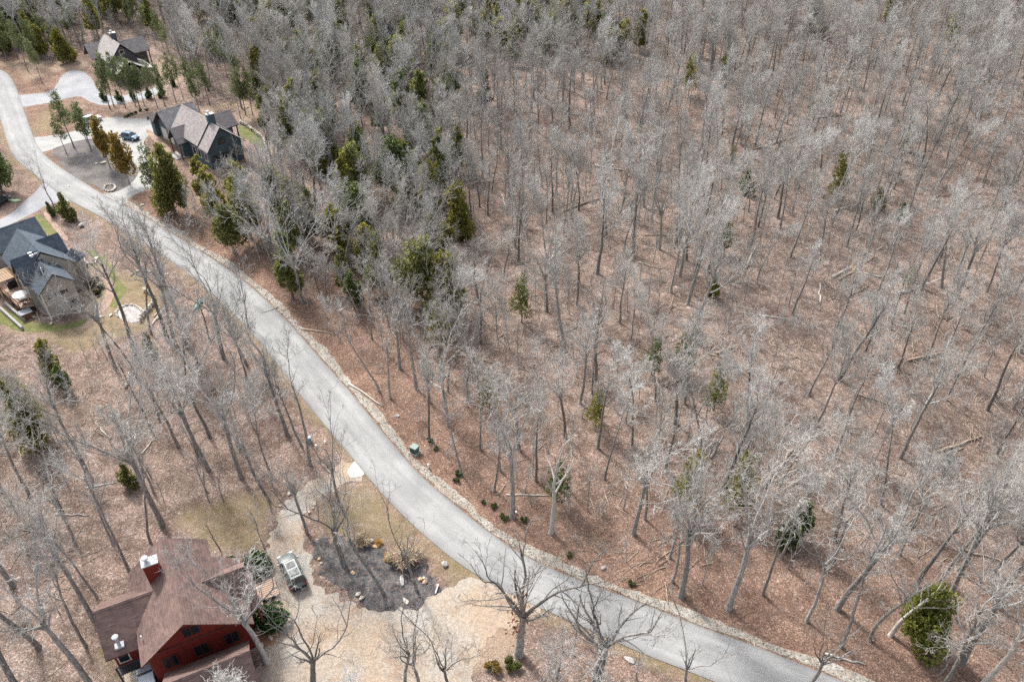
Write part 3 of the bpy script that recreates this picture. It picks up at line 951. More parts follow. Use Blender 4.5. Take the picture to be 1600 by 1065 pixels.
p = at(48, 466, 1.4); patio_chair(p.x, p.y, 1.0, 2.2, "reddish wooden chair on the deck near the siding wall", M_TIMBER)
p = at(30, 466, 1.4); patio_chair(p.x, p.y, 1.0, -0.6, "dark chair just below the white umbrella", M_BLACK)
p = at(20, 444, 1.5)
gr = empty("grill", (p.x, p.y, 1.0), 0.8, "black covered grill between the pergola and the white umbrella", "grill")
MB().box((0, 0, 0.5), (1.5, 0.55, 0.9)).obj("body", M_BLACK, gr)
MB().tube([(-0.5, 0, 0.98), (0.5, 0, 0.98)], [0.24, 0.24], 10).obj("lid", M_BLACK, gr)
p = at(39, 487, 0.9)
bx_ = empty("hot_tub", (p.x, p.y, 0), 0.78, "grey covered hot tub below the deck of the slate roofed house", "hot tub")
MB().box((0, 0, 0.42), (1.5, 1.3, 0.84), taper=0.97).obj("tub", M_TIMBER, bx_)
MB().box((0, 0, 0.9), (1.6, 1.4, 0.12)).obj("cover", m_plain("grey_vinyl", (0.24, 0.26, 0.28), 0.6), bx_)

# --- taupe roofed house behind the oval drive ---------------------------
H = House("taupe_roofed_house", (-56.88, 140.79), 45, "blue grey house with taupe shingle roofs behind the oval concrete drive")
RA, WT = M_ROOF_TAUPE, M_WALL_TEAL
H.walls(-2.1, 4.6, -3.1, 11.5, (4.3, 4.2), WT, 'b', 0.8, 7.4)
H.walls(-2.0, 4.0, 11.2, 17.6, (3.4, 3.4), WT, 'a', 14.6, 6.0)
H.walls(-3.4, 0.5, 5.1, 8.5, (3.3, 3.3), WT, 'a', 6.8, 5.4)
H.walls(4.0, 6.4, 3.2, 7.2, (4.3, 4.3), WT, 'a', 5.2, 6.1)
H.gable('b', 0.8, -0.1, 10.6, -2.7, 3.95, 5.1, 4.0, 8.0, RA, FD)
H.gable('b', 0.8, -3.7, -0.2, -2.7, 3.7, 5.2, 3.75, 7.7, RA, FD)
H.gable('a', 14.6, -2.9, 4.6, 10.9, 3.1, 18.2, 3.1, 6.4, RA, FD)
H.gable('a', 6.8, -4.3, 1.2, 4.7, 3.15, 8.9, 3.15, 5.7, RA, FD)
H.gable('a', 5.2, 2.2, 7.7, 3.0, 4.1, 7.4, 4.1, 6.5, RA, FD)
H.chimney((1.1, -0.2), 1.3, 0.8, 6.0, 9.1, WT)
# little gable over the garage door, posts, stone steps
mb = MB(); q = H.loc(238, 181, 4.0)
H.gable('a', q.y, q.x - 0.9, q.x + 1.6, q.y - 1.0, 3.2, q.y + 1.0, 3.2, 4.4, RA, FD)
mb.box((q.x + 0.2, q.y, 1.6), (1.2, 1.5, 3.2)); mb.obj("gable_wall", WT, H.e)
for x, y in ((-4.0, 5.0), (-4.0, 8.6)):
    H.post(x, y, -0.05, 3.2, 0.24, M_TIMBER)
for x, y in ((7.4, 3.3), (7.4, 7.1)):
    H.post(x, y, -0.05, 4.1, 0.2, M_TRIM_DARK)
H.box("porch_floor", (-3.4, 6.8, 0.15), (1.6, 3.6, 0.32), M_FLAG)
H.box("step", (-4.6, 6.8, 0.08), (0.8, 2.6, 0.17), M_FLAG)
H.box("front_door", (-3.43, 6.8, 1.4), (0.08, 1.1, 2.2), M_TIMBER)
for x in (-1.0, 1.0, 3.0):
    H.window((x, -3.1, 1.7), 1.0, 1.5, 'S', M_TRIM_DARK)
H.window((0.8, -3.1, 4.9), 1.2, 1.0, 'S', M_TRIM_DARK)
for y in (-1.6, 1.0, 3.0, 9.6):
    H.window((-2.1, y, 2.0), 1.0, 1.5, 'W', M_TRIM_WHITE)
for y in (12.6, 15.6):
    H.box("garage_door", (-2.03, y, 1.3), (0.1, 2.4, 2.4), M_DOOR)
H.window((4.6, 0.0, 2.2), 1.4, 1.8, 'E', M_TRIM_DARK, bars=2)
H.window((6.4, 5.2, 2.2), 1.6, 1.6, 'E', M_TRIM_DARK, bars=2)
H.window((5.3, 3.2, 2.2), 1.4, 1.7, 'S', M_TRIM_DARK, bars=2)
TAUPE = H

# --- far tan roofed house ----------------------------------------------
H = House("tan_roofed_house", (-89.85, 183.77), 42, "far grey house with tan shingle roofs among the pines at the clearing")
RB, WD = M_ROOF_TAN, M_WALL_DARK
H.walls(-2.3, 3.6, 0.6, 11.0, (4.6, 4.4), WD, 'b', 0.6, 7.5)
H.walls(3.0, 7.4, 4.6, 8.6, (4.2, 4.2), WD, 'a', 6.6, 6.1)
H.walls(-2.6, 3.0, -3.6, 0.9, 2.9, WD)
H.walls(-2.6, -1.5, 8.0, 12.0, (3.9, 3.9), WD, 'a', 10.0, 5.6)
H.gable('b', 0.6, 0.0, 9.6, -2.9, 4.2, 4.3, 4.1, 8.0, RB, FD)
H.gable('a', 6.6, 2.4, 8.2, 4.2, 3.9, 9.0, 3.9, 6.6, RB, FD)
H.gable('a', 10.2, -4.4, 1.0, 7.6, 3.6, 12.6, 3.6, 6.4, RB, FD)
H.gable('b', 0.2, -4.2, 0.55, -3.2, 2.9, 3.6, 2.9, 5.0, RB, FD)
H.roof([(3.5, -3.6, 2.8), (5.6, -3.6, 2.4), (5.6, 3.8, 2.4), (3.5, 3.8, 3.5)], RB, fascia=FD)
H.chimney((1.2, 5.4), 1.2, 0.9, 6.0, 9.0, WD)
H.post(7.9, 4.5, -0.05, 3.9, 0.2, FD); H.post(7.9, 8.7, -0.05, 3.9, 0.2, FD)
for x in (4.2, 6.0):
    H.window((x, 4.6, 2.2), 1.3, 2.0, 'S', FD)
for x in (-0.8, 1.6):
    H.window((x, -3.6, 1.6), 1.0, 1.3, 'S', M_TRIM_WHITE)
H.window((0.6, 0.6, 6.0), 0.9, 0.8, 'S', M_TRIM_WHITE)
H.window((7.4, 6.6, 2.2), 1.4, 1.5, 'E', FD)
TAN = H
# ------------------------------------------------------------------ cars
def m_paint(name, c):
    t = NT(name, 0.28, 0.5); t.color(c); t.b.inputs["Coat Weight"].default_value = 0.15
    t.b.inputs["Coat Roughness"].default_value = 0.08
    f = t.noise(t.objpos(), 2.0, 3); t.color(t.mix(t.ramp(f, [(0.35, 0.0), (0.7, 0.25)]), c, tuple(0.9 * v + 0.01 for v in c)))
    return t.m
M_TYRE = m_plain("tyre_rubber", (0.02, 0.02, 0.02), 0.85)
M_RIM = m_plain("alloy_rim", (0.5, 0.5, 0.5), 0.3, metallic=0.8)
M_CGLASS = m_plain("tinted_glass", (0.03, 0.04, 0.045), 0.06, 0.7, var=0.2)
M_SUNROOF = m_plain("pale_reflective_glass", (0.09, 0.11, 0.11), 0.06, 0.8, var=0.1)
M_LAMP = m_plain("lamp_lens", (0.7, 0.7, 0.68), 0.15, 0.6)
M_TAIL = m_plain("red_lens", (0.28, 0.015, 0.012), 0.2, 0.6)
def make_car(loc, rz, paint, label, L=4.6, W=1.82, Hh=1.68, hood=0.27, tail=0.04, roofrails=True, group=None, cat="car", name="parked_car", glassroof=False):
    """x forward; body is lofted cross sections, cabin a tapered loft with its own glass"""
    e = empty(name, loc, rz, label, cat, group)
    def loft(secs, nm, mat, parent=e, smooth=False):
        mb = MB(); k = len(secs[0]); vs = [p for s in secs for p in s]; fs = []
        for i in range(len(secs) - 1):
            for j in range(k):
                fs.append((i * k + j, i * k + (j + 1) % k, (i + 1) * k + (j + 1) % k, (i + 1) * k + j))
        fs += [tuple(range(k - 1, -1, -1)), tuple(range((len(secs) - 1) * k, len(secs) * k))]
        mb.add(vs, fs); return mb.obj(nm, mat, parent, smooth=smooth)
    def sec(x, w, z0, z1, ins=0.10):
        h = w / 2
        return [(x, -h + 0.08, z0), (x, h - 0.08, z0), (x, h, z0 + 0.2), (x, h, z1 - 0.2), (x, h - ins, z1), (x, -h + ins, z1), (x, -h, z1 - 0.2), (x, -h, z0 + 0.2)]
    f, r = L / 2, -L / 2
    zb, zh = 0.28, 0.92
    hx = f - L * hood
    loft([sec(r, W * 0.86, 0.42, zh + 0.02), sec(r + 0.15, W * 0.97, 0.3, zh + 0.06), sec(r + L * 0.25, W, zb, zh + 0.05), sec(hx - 0.3, W, zb, zh + 0.06), sec(hx + 0.15, W, zb, zh + 0.04),
          sec(f - 0.35, W * 0.96, zb, zh - 0.08), sec(f - 0.1, W * 0.88, 0.32, zh - 0.18), sec(f, W * 0.74, 0.4, zh - 0.32)], "body", paint, smooth=True)
    sub = e.children[0].modifiers.new("rounded", 'SUBSURF'); sub.levels = sub.render_levels = 2
    rx0, rx1 = r + L * tail + 0.28, hx - 0.62
    hw, hr = W / 2 - 0.09, W / 2 - 0.27
    zt = Hh
    zs = zh + 0.03
    # cabin pillars and roof
    A = [(r + L * tail + 0.02, hw), (hx + 0.05, hw)]
    cab = MB()
    vs = [(A[0][0], -hw, zs), (A[1][0], -hw, zs), (A[1][0], hw, zs), (A[0][0], hw, zs), (rx0, -hr, zt - 0.03), (rx1, -hr, zt - 0.03), (rx1, hr, zt - 0.03), (rx0, hr, zt - 0.03)]
    cab.add(vs, [(0, 1, 5, 4), (1, 2, 6, 5), (2, 3, 7, 6), (3, 0, 4, 7), (4, 5, 6, 7)])
    cab.obj("cabin_glass", M_CGLASS, e)
    loft([[(rx0 - 0.06, -hr - 0.02, zt - 0.06), (rx0 - 0.06, hr + 0.02, zt - 0.06), (rx0, hr - 0.05, zt), (rx0, -hr + 0.05, zt)],
          [((rx0 + rx1) / 2, -hr - 0.03, zt - 0.04), ((rx0 + rx1) / 2, hr + 0.03, zt - 0.04), ((rx0 + rx1) / 2, hr - 0.05, zt + 0.04), ((rx0 + rx1) / 2, -hr + 0.05, zt + 0.04)],
          [(rx1 + 0.1, -hr - 0.02, zt - 0.08), (rx1 + 0.1, hr + 0.02, zt - 0.08), (rx1, hr - 0.05, zt), (rx1, -hr + 0.05, zt)]], "roof", paint)
    for sy in (-1, 1):   # pillars
        for (x0, x1) in ((A[1][0], rx1 + 0.06), (A[0][0], rx0 - 0.03), ((A[0][0] + A[1][0]) / 2 - 0.1, (rx0 + rx1) / 2 - 0.1)):
            MB().tube([(x0, sy * (hw + 0.01), zs), (x1, sy * (hr + 0.02), zt - 0.04)], [0.05, 0.045], 5).obj("pillar", paint, e)
        MB().box((hx - 0.05, sy * (W / 2 + 0.1), zh + 0.12), (0.14, 0.2, 0.14)).obj("wing_mirror", paint, e)
        MB().box((f - 0.12, sy * (W * 0.33), zh - 0.26), (0.16, 0.34, 0.14)).obj("headlight", M_LAMP, e)
        MB().box((r + 0.05, sy * (W * 0.38), zh - 0.1), (0.1, 0.26, 0.24)).obj("tail_light", M_TAIL, e)
        if roofrails:
            MB().tube([(rx0 + 0.1, sy * (hr - 0.06), zt + 0.05), (rx1 - 0.1, sy * (hr - 0.06), zt + 0.05)], [0.03, 0.03], 5).obj("roof_rail", M_BLACK, e)
        for x in (f - L * 0.19, r + L * 0.19):
            w = MB().tube([(x, sy * (W / 2 - 0.2), 0.34), (x, sy * (W / 2 + 0.005), 0.34)], [0.34, 0.34], 16).obj("wheel", M_TYRE, e)
            MB().tube([(x, sy * (W / 2 - 0.02), 0.34), (x, sy * (W / 2 + 0.02), 0.34)], [0.22, 0.2], 12).obj("rim", M_RIM, w)
    if glassroof:
        n = 2
        for i in range(n):
            x = rx0 + 0.25 + (rx1 - rx0 - 0.3) * (i + 0.5) / n - 0.05
            MB().box((x, 0, zt + 0.055), ((rx1 - rx0) / n - 0.35, hr * 1.35, 0.03)).obj("glass_roof_panel", M_SUNROOF if i == 0 else M_CGLASS, e)
    MB().box((r + 0.02, 0, 0.45), (0.1, W * 0.8, 0.16)).obj("rear_bumper", M_BLACK, e)
    MB().box((f - 0.04, 0, 0.42), (0.12, W * 0.66, 0.16)).obj("front_bumper", M_BLACK, e)
    return e
a, b = at(446, 868, 0.9), at(465, 909, 0.9)
c = (a + b) / 2
d = a - b
make_car((c.x, c.y, 0.02), math.atan2(d.y, d.x), m_paint("grey_green_paint", (0.105, 0.135, 0.13)), "silver green hatchback parked on the sandy drive by the red house", L=4.5, glassroof=True)
p = at(231, 1064, 1.0)
make_car((p.x, p.y, 0.02), math.radians(26 + 92), m_paint("pale_blue_paint", (0.60, 0.66, 0.70)), "pale blue car beside the red house wall, cut by the photo's lower edge", L=4.6, Hh=1.5, roofrails=False)
p = at(203, 212, 0.8)
make_car((p.x, p.y, 0.03), math.radians(-18), m_paint("steel_blue_paint", (0.08, 0.17, 0.24)), "steel blue car parked on the oval concrete drive", L=3.6, W=1.6, Hh=1.45)
p = at(143, 185, 0.8)
make_car((p.x, p.y, 0.03), math.radians(55), m_paint("white_car_paint", (0.75, 0.75, 0.73)), "white car at the top of the oval drive, behind the thin pines", L=3.8, W=1.7, Hh=1.5)
p = at(-2, 313, 0.8)
make_car((p.x, p.y, 0.03), math.radians(75), m_paint("black_car_paint", (0.012, 0.012, 0.014)), "black car beside the lime kayak, cut by the photo's left edge", L=4.0, W=1.7, Hh=1.6)

# ------------------------------------------------------------------ boats
def hull(name, mid, L, W, h, rz, mat, label, cat, tilt=0.0, flipped=False):
    e = empty(name, (mid.x, mid.y, 0.06), rz, label, cat)
    mb = MB(); n, k = 13, 9
    vs = []
    for i in range(n):
        t = -1 + 2 * i / (n - 1)
        w = W / 2 * max(0.03, (1 - abs(t) ** 2.2)) ; s = h * (0.12 * t * t)
        for j in range(k):
            an = math.pi * j / (k - 1)
            z = h * (1 - math.sin(an) ** 0.8) if not flipped else h * math.sin(an) ** 0.8
            vs.append((t * L / 2, w * math.cos(an), z + s))
    fs = [(i * k + j, i * k + j + 1, (i + 1) * k + j + 1, (i + 1) * k + j) for i in range(n - 1) for j in range(k - 1)]
    mb.add(vs, fs)
    o = mb.obj("hull", mat, e, smooth=True)
    sm = o.modifiers.new("thick", 'SOLIDIFY'); sm.thickness = 0.03
    for sy in (-1, 1):
        pts = [(-L / 2 + L * i / 12, sy * W / 2 * max(0.03, 1 - abs(-1 + i / 6) ** 2.2), (h if not flipped else 0.02) + h * 0.12 * (-1 + i / 6) ** 2) for i in range(13)]
        MB().tube(pts, [0.025] * 13, 5).obj("gunwale", mat, e)
    return e
a, b = at(302, 487, 0.3), at(315, 466, 0.3)
c = (a + b) / 2
cn = hull("canoe", c, min((a - b).length, 4.4), 0.95, 0.42, math.atan2((b - a).y, (b - a).x), m_plain("green_canoe_plastic", (0.012, 0.125, 0.10), 0.35, 0.5), "dark green canoe upside down under bare trees left of the road", "canoe", flipped=True)
a, b = at(15, 313, 0.2), at(33, 313, 0.2)
c = (a + b) / 2
ky = hull("kayak", c, (a - b).length, 0.75, 0.3, math.atan2((b - a).y, (b - a).x), m_plain("lime_kayak_plastic", (0.45, 0.62, 0.36), 0.4, 0.5), "pale lime green kayak by the grey drive near the left edge", "kayak", flipped=True)

# ------------------------------------------------------------------ stones
M_ROCKS = [m_two("pale_limestone", (0.58, 0.53, 0.44), (0.47, 0.42, 0.34), 2.0, 6.0, contrast=0.6), m_two("orange_sandstone", (0.60, 0.42, 0.25), (0.52, 0.36, 0.22), 2.0, 6.0, contrast=0.6), m_two("grey_boulder_stone", (0.43, 0.42, 0.40), (0.34, 0.33, 0.31), 2.0, 6.0, contrast=0.6)]
def rock_mesh(seed, sub=2, name="rock"):
    r = random.Random(seed)
    bm = bmesh.new()
    bmesh.ops.create_icosphere(bm, subdivisions=sub, radius=0.5)
    pl = [(Vector((r.gauss(0, 1), r.gauss(0, 1), r.gauss(0, 1))).normalized(), r.uniform(0.27, 0.45)) for _ in range(11)]
    for v in bm.verts:
        for n, d in pl:
            k = v.co.dot(n)
            if k > d: v.co -= n * (k - d)
        v.co *= r.uniform(0.96, 1.04)
    me = bpy.data.meshes.new(name); bm.to_mesh(me); bm.free()
    return me
ROCKS = [[None] * 3 for _ in range(5)]
for i in range(5):
    for j in range(3):
        me = rock_mesh(40 + i); me.materials.append(M_ROCKS[j]); ROCKS[i][j] = me
def boulder(px, py, w, d, h, mat, label, seed, rz=None, group=None, name="boulder"):
    p = at(px, py, h * 0.3)
    o = link(name, ROCKS[seed % 5][mat])
    o.location = (p.x, p.y, hz(p.x, p.y) + h * 0.28 + 0.02)
    o.scale = (w, d, h)
    o.rotation_euler = (0, 0, rz if rz is not None else seed * 1.3)
    tag(o, label, "boulder" if max(w, d) > 0.45 else "stone", group)
    return o
for i, (px, py, w, d, h, mt, lb) in enumerate([
    (502, 879, .35, .3, .25, 0, "small pale stone at the mulch edge nearest the parked silver car, lower one"),
    (499, 873, .45, .35, .25, 1, "orange flat stone at the mulch edge nearest the parked silver car"),
    (551.6, 894, .55, .5, .3, 1, "orange stone in the middle of the grey mulch bed"),
    (559.5, 928, .75, .55, .4, 0, "cream boulder low in the mulch bed, left of a pair"),
    (565.5, 933, .55, .7, .45, 0, "cream boulder low in the mulch bed, right of a pair"),
    (628, 906, .5, 1.35, .45, 2, "long grey upright looking stone in the grey mulch"),
    (657, 904.5, .5, .5, .35, 1, "leftmost tan stone of the trio beside the thin mulch bed sapling"),
    (664, 902.5, .6, .4, .3, 0, "topmost pale stone of the trio beside the thin mulch bed sapling"),
    (663.6, 909, .7, .5, .4, 1, "lowest tan stone of the trio beside the thin mulch bed sapling"),
    (634.6, 938, 1.1, .55, .35, 0, "long cream slab stone at the lower rim of the mulch bed"),
    (694.6, 880.5, .75, .75, .65, 2, "round grey boulder on dry grass between mulch bed and road"),
    (581.6, 844.5, .6, .45, .4, 2, "whitish stone at the upper rim of the mulch bed"),
    (587, 853, .8, .5, .3, 1, "tan stone just under the whitish one at upper rim of mulch bed"),
    (483, 800, .4, .35, .3, 0, "white stone by the twin trunks right of the drive, lowest of three"),
    (488.5, 793, .45, .3, .3, 0, "white stone by the twin trunks right of the drive, middle of three"),
    (492, 788, .3, .3, .25, 0, "white stone by the twin trunks right of the drive, uppermost of three"),
    (452, 771, .55, .4, .3, 0, "pale stone at left rim of the gravel drive, upper one"),
    (438, 789.5, .35, .35, .25, 0, "small pale stone at left rim of the gravel drive, lower one"),
    (127, 352, 1.4, 1.0, .8, 2, "big pale grey boulder between slate roofed house and road"),
    (151, 255, .8, .6, .4, 0, "white rock on the oval island, left of a pair"),
    (161, 254, 1.4, .8, .5, 0, "larger white rock on the oval island, right of a pair"),
    (108, 291, .7, .5, .35, 0, "pale rock at the corner of the asphalt drive and the road"),
    (159, 494, 1.0, .5, .25, 0, "cream flat stone left of the round patio, outer one"),
    (173, 492, 1.0, .5, .25, 0, "cream flat stone left of the round patio, inner one"),
    (148, 404, 1.3, .9, .35, 0, "cream flagstone near the turret of the slate roofed house"),
    (152, 402, .9, .6, .3, 0, "small cream flagstone right of the turret of the slate roofed house"),
    (423, 995, .8, .4, .35, 0, "white stone at the drive rim of the red mulch bed, lower one"),
    (444, 976, .5, .5, .3, 0, "white stone at the drive rim beside the lower juniper"),
    (408, 1010, 1.2, .5, .3, 0, "cream stone edging near the garage end of the red house"),
    (620, 649, .9, .6, .3, 2, "pale grey flat cover stone in leaves right of the road"),
    (940, 1010, 1.6, .7, .2, 2, "pale flat stone slab in the verge below the road"),
    (985, 1030, 1.3, .6, .2, 2, "pale flat stone slab in the verge near the lower road edge"),
    (943, 886, .7, .5, .4, 2, "pale stone at the ditch above the lower road"),
    (80, 505, .9, .5, .3, 0, "cream stone on the grass under the taupe gable wall"),
    (150, 487, .6, .5, .3, 0, "cream stone where the brick path meets the front lawn"),
    (248, 432, .8, .6, .3, 0, "whitish stone under the trees right of the slate house lawn"),
    (261, 428, .8, .5, .3, 0, "whitish stone nearest the road above the green canoe"),
    (222, 320, .9, .6, .4, 0, "whitish stones at the lower mouth of the oval drive"),
]):
    boulder(px, py, w, d, h, mt, lb, i)

def stone_run(name, pts, label, cat, w=0.45, d=0.4, h=0.35, rows=1, mat=0, closed=False, gap=1.02, nmax=60):
    """a low dry stone wall or ring: every stone its own piece"""
    P = resample(chaikin(np.array(pts), 2, closed), 0.05, closed)
    c = P.mean(0)
    e = empty(name, (c[0], c[1], 0), 0, label, cat)
    L = np.r_[0, np.cumsum(np.linalg.norm(np.diff(P, axis=0), axis=1))]
    r = random.Random(len(pts) * 7 + int(c[0]))
    for row in range(rows):
        s = 0.2 * row
        while s < L[-1]:
            x, y = np.interp(s, L, P[:, 0]), np.interp(s, L, P[:, 1])
            x2, y2 = np.interp(min(s + 0.2, L[-1]), L, P[:, 0]), np.interp(min(s + 0.2, L[-1]), L, P[:, 1])
            o = link("stone", ROCKS[r.randrange(5)][mat if r.random() < 0.75 else 2], e)
            o.location = (x - c[0], y - c[1], h * 0.4 + row * h * 0.8)
            ww = w * r.uniform(0.8, 1.3)
            o.scale = (ww * 1.15, d * r.uniform(0.9, 1.25), h * r.uniform(0.95, 1.2))
            o.rotation_euler = (0, 0, math.atan2(y2 - y, x2 - x) + r.uniform(-0.15, 0.15))
            s += ww * gap
    return e
stone_run("stone_ring", ats([(163, 295), (166, 290), (173, 288.5), (180, 290), (181, 294), (177, 299), (169, 300), (164, 298)]), "oval ring of cream stones where the oval island meets its lower drive", "stone ring", .5, .5, .4, closed=True)
stone_run("retaining_wall", ats([(226, 456), (237, 460), (242, 468), (240, 477), (231, 487), (224, 495), (219, 502)]), "curved low stone wall right of the round flagstone patio", "stone wall", .6, .5, .5, 2)
stone_run("stone_border", ats([(184, 495), (181, 489), (187, 481), (195, 478), (206, 476), (215, 479), (222, 486)]), "ring of cream stones round the flagstone patio", "stone border", .5, .45, .35)
stone_run("stone_border", ats([(131, 399), (132, 408), (138, 412), (147, 413), (152, 407)]), "curved cream stone edging beside the turret of the slate roofed house", "stone border", .5, .4, .3)
stone_run("retaining_wall", ats([(376, 193), (384, 197), (395, 205), (406, 213), (413, 220), (415, 230), (418, 240)]), "pale block wall along the green lawn right of the taupe roofed house", "stone wall", .75, .5, .5, 2)
stone_run("stone_border", ats([(205, 430), (214, 424), (224, 422), (234, 425)]), "short row of cream stones right of the slate house's lawn", "stone border", .5, .4, .3)
for (A, B, lb) in (((9.6, 476), (39, 502), "pale timber wall below the deck, nearer the slate roofed house"), ((2, 484), (36, 515), "pale timber wall at the lawn edge, farther from the deck")):
    a, b = at(*A), at(*B)
    c = (a + b) / 2; d = b - a
    e = empty("garden_wall", (c.x, c.y, 0), math.atan2(d.y, d.x), lb, "wall")
    n = int(d.length / 1.2)
    for i in range(n):
        for rr in range(2):
            MB().box((-d.length / 2 + d.length * (i + 0.5) / n, 0, 0.14 + rr * 0.27), (d.length / n - 0.02, 0.3, 0.26)).obj("block", M_CONC, e)

# pale rocks of the ditch, too many to count
def rock_scatter(name, n, seed):
    r = np.random.default_rng(seed)
    protos = []
    for i in range(4):
        me = rock_mesh(90 + i, 1)
        v = np.array([tuple(q.co) for q in me.vertices]); f = np.array([tuple(p.vertices) for p in me.polygons])
        protos.append((v, f))
    VV, FF = [], []; o = 0
    for k in range(n):
        i = r.integers(0, n_sh - 1); t, s = r.random(), r.random()
        A = SH_A[i] * (1 - t) + SH_A[i + 1] * t; B = SH_B[i] * (1 - t) + SH_B[i + 1] * t
        p = A * (1 - s) + B * s
        v, f = protos[r.integers(4)]
        sc = r.uniform(0.06, 0.19) * np.array([1, r.uniform(0.7, 1.2), 0.7])
        an = r.uniform(0, 6.28); c_, s_ = math.cos(an), math.sin(an)
        w = v * sc
        w = np.c_[w[:, 0] * c_ - w[:, 1] * s_ + p[0], w[:, 0] * s_ + w[:, 1] * c_ + p[1], w[:, 2] + 0.05]
        VV.append(w); FF.append(f + o); o += len(v)
    me = arr_mesh(name, np.vstack(VV), np.vstack(FF), np.zeros(o and sum(len(f) for f in FF)), [M_SHOULDER], False)
    ob = link(name, me); tag(ob, "loose pale rocks lining the ditch on the far side of the road", "gravel", kind='stuff')
rock_scatter("ditch_gravel", 1500, 5)

# ------------------------------------------------------------------ roadside bits
p = at(648, 706, 0)
ut = empty("utility_box", (p.x, p.y, 0), math.radians(-32), "dark green utility cabinet on a pad right of the road", "utility box")
MG = m_plain("utility_green", (0.09, 0.135, 0.115), 0.5)
MB().box((0, 0, 0.05), (1.15, 1.05, 0.12)).obj("pad", M_CONC, ut)
MB().box((0, 0, 0.5), (0.85, 0.75, 0.78)).obj("cabinet", MG, ut)
MB().box((0, 0.02, 0.92), (0.92, 0.84, 0.08), taper=0.94).obj("lid", m_plain("utility_green_lid", (0.20, 0.26, 0.23), 0.45), ut)
MB().box((0, -0.385, 0.5), (0.6, 0.03, 0.6)).obj("door", m_plain("utility_dark_door", (0.03, 0.045, 0.04), 0.5), ut)
p = at(669.5, 731, 0)
mk = empty("marker_post", (p.x, p.y, hz(p.x, p.y)), 0, "short white marker post right of the road below the utility cabinet", "marker post")
MB().tube([(0, 0, -0.05), (0, 0, 0.6)], [0.11, 0.11], 10).obj("post", M_WHITE, mk)
MB().tube([(0, 0, 0.6), (0, 0, 0.66), (0, 0, 0.7)], [0.13, 0.13, 0.05], 10).obj("cap", M_WHITE, mk)
p = at(483.5, 690, 0)
pd = empty("utility_pedestal", (p.x, p.y, 0), 0.4, "teal utility pedestal by a trunk left of the road", "utility box")
MT = m_plain("utility_teal", (0.20, 0.33, 0.33), 0.5)
MB().box((0, 0, 0.35), (0.5, 0.45, 0.75)).obj("cabinet", MT, pd)
MB().box((0, 0, 0.76), (0.56, 0.5, 0.08), taper=0.85).obj("lid", m_plain("utility_teal_lid", (0.45, 0.52, 0.5), 0.5), pd)
for px, py, lb in ((508, 692, "white pipe cap by the teal pedestal, nearer the road"), (494, 698, "small white pipe cap just below the teal pedestal"), (806, 802, "white marker pipe at the foot of the forked tree right of the road")):
    p = at(px, py, 0)
    t_ = empty("pipe_cap", (p.x, p.y, 0), 0, lb, "pipe")
    MB().tube([(0, 0, -0.02), (0, 0, 0.3)], [0.09, 0.09], 8).obj("pipe", M_WHITE, t_)
    MB().tube([(0, 0, 0.28), (0, 0, 0.36)], [0.12, 0.11], 8).obj("cap", M_WHITE, t_)
a, b = at(680.5, 927.5, 0), at(685, 914, 0)
mb = MB(); mb.tube([(a.x, a.y, 0.12), (b.x, b.y, 0.16)], [0.07, 0.07], 8)
o = mb.obj("drain_pipe", M_WHITE); tag(o, "white pipe lying at the tip of the grey mulch bed", "pipe")
for px, py, lb in ((206, 424, "yellow slanted post between lawn and bare trees by the slate house"), (251, 411, "small yellow post close to the road left edge")):
    p = at(px, py, 0)
    mb = MB(); mb.tube([(p.x, p.y, -0.05), (p.x + 0.35, p.y + 0.1, 1.3)], [0.07, 0.07], 8)
    o = mb.obj("yellow_post", m_plain("yellow_paint", (0.62, 0.38, 0.04), 0.6)); tag(o, lb, "post")
# ------------------------------------------------------------------ tree makers
M_BARK = m_bark("grey_bark", (0.105, 0.095, 0.085), (0.31, 0.295, 0.27), 0.38)
M_LIMB = m_bark("limb_bark", (0.20, 0.19, 0.175), (0.43, 0.42, 0.395), 0.3)
M_TWIG = m_bark("twig_bark", (0.395, 0.388, 0.365), (0.53, 0.525, 0.50), 0.22, (0.355, 0.325, 0.29))
M_DTWIG = m_bark("dark_twig_bark", (0.13, 0.12, 0.11), (0.25, 0.235, 0.22), 0.2)
M_DEADW = m_bark("bleached_dead_wood", (0.34, 0.31, 0.27), (0.55, 0.52, 0.47), 0.15)
M_LOG = m_bark("fallen_wood", (0.22, 0.17, 0.125), (0.46, 0.38, 0.30), 0.25)
M_BRUSH = m_bark("brush_twig", (0.33, 0.275, 0.245), (0.50, 0.445, 0.41), 0.2)
M_CEDAR = m_foliage("cedar_foliage", (0.150, 0.168, 0.055), (0.275, 0.280, 0.105))
M_PINE = m_foliage("pine_needles", (0.115, 0.148, 0.064), (0.225, 0.250, 0.110))
M_JUNI = m_foliage("juniper_foliage", (0.050, 0.100, 0.030), (0.150, 0.215, 0.075))
M_STRAW = m_foliage("straw_stems", (0.60, 0.50, 0.37), (0.74, 0.66, 0.52))
M_DEADLEAF = m_foliage("clinging_dead_leaves", (0.17, 0.075, 0.04), (0.27, 0.14, 0.08))

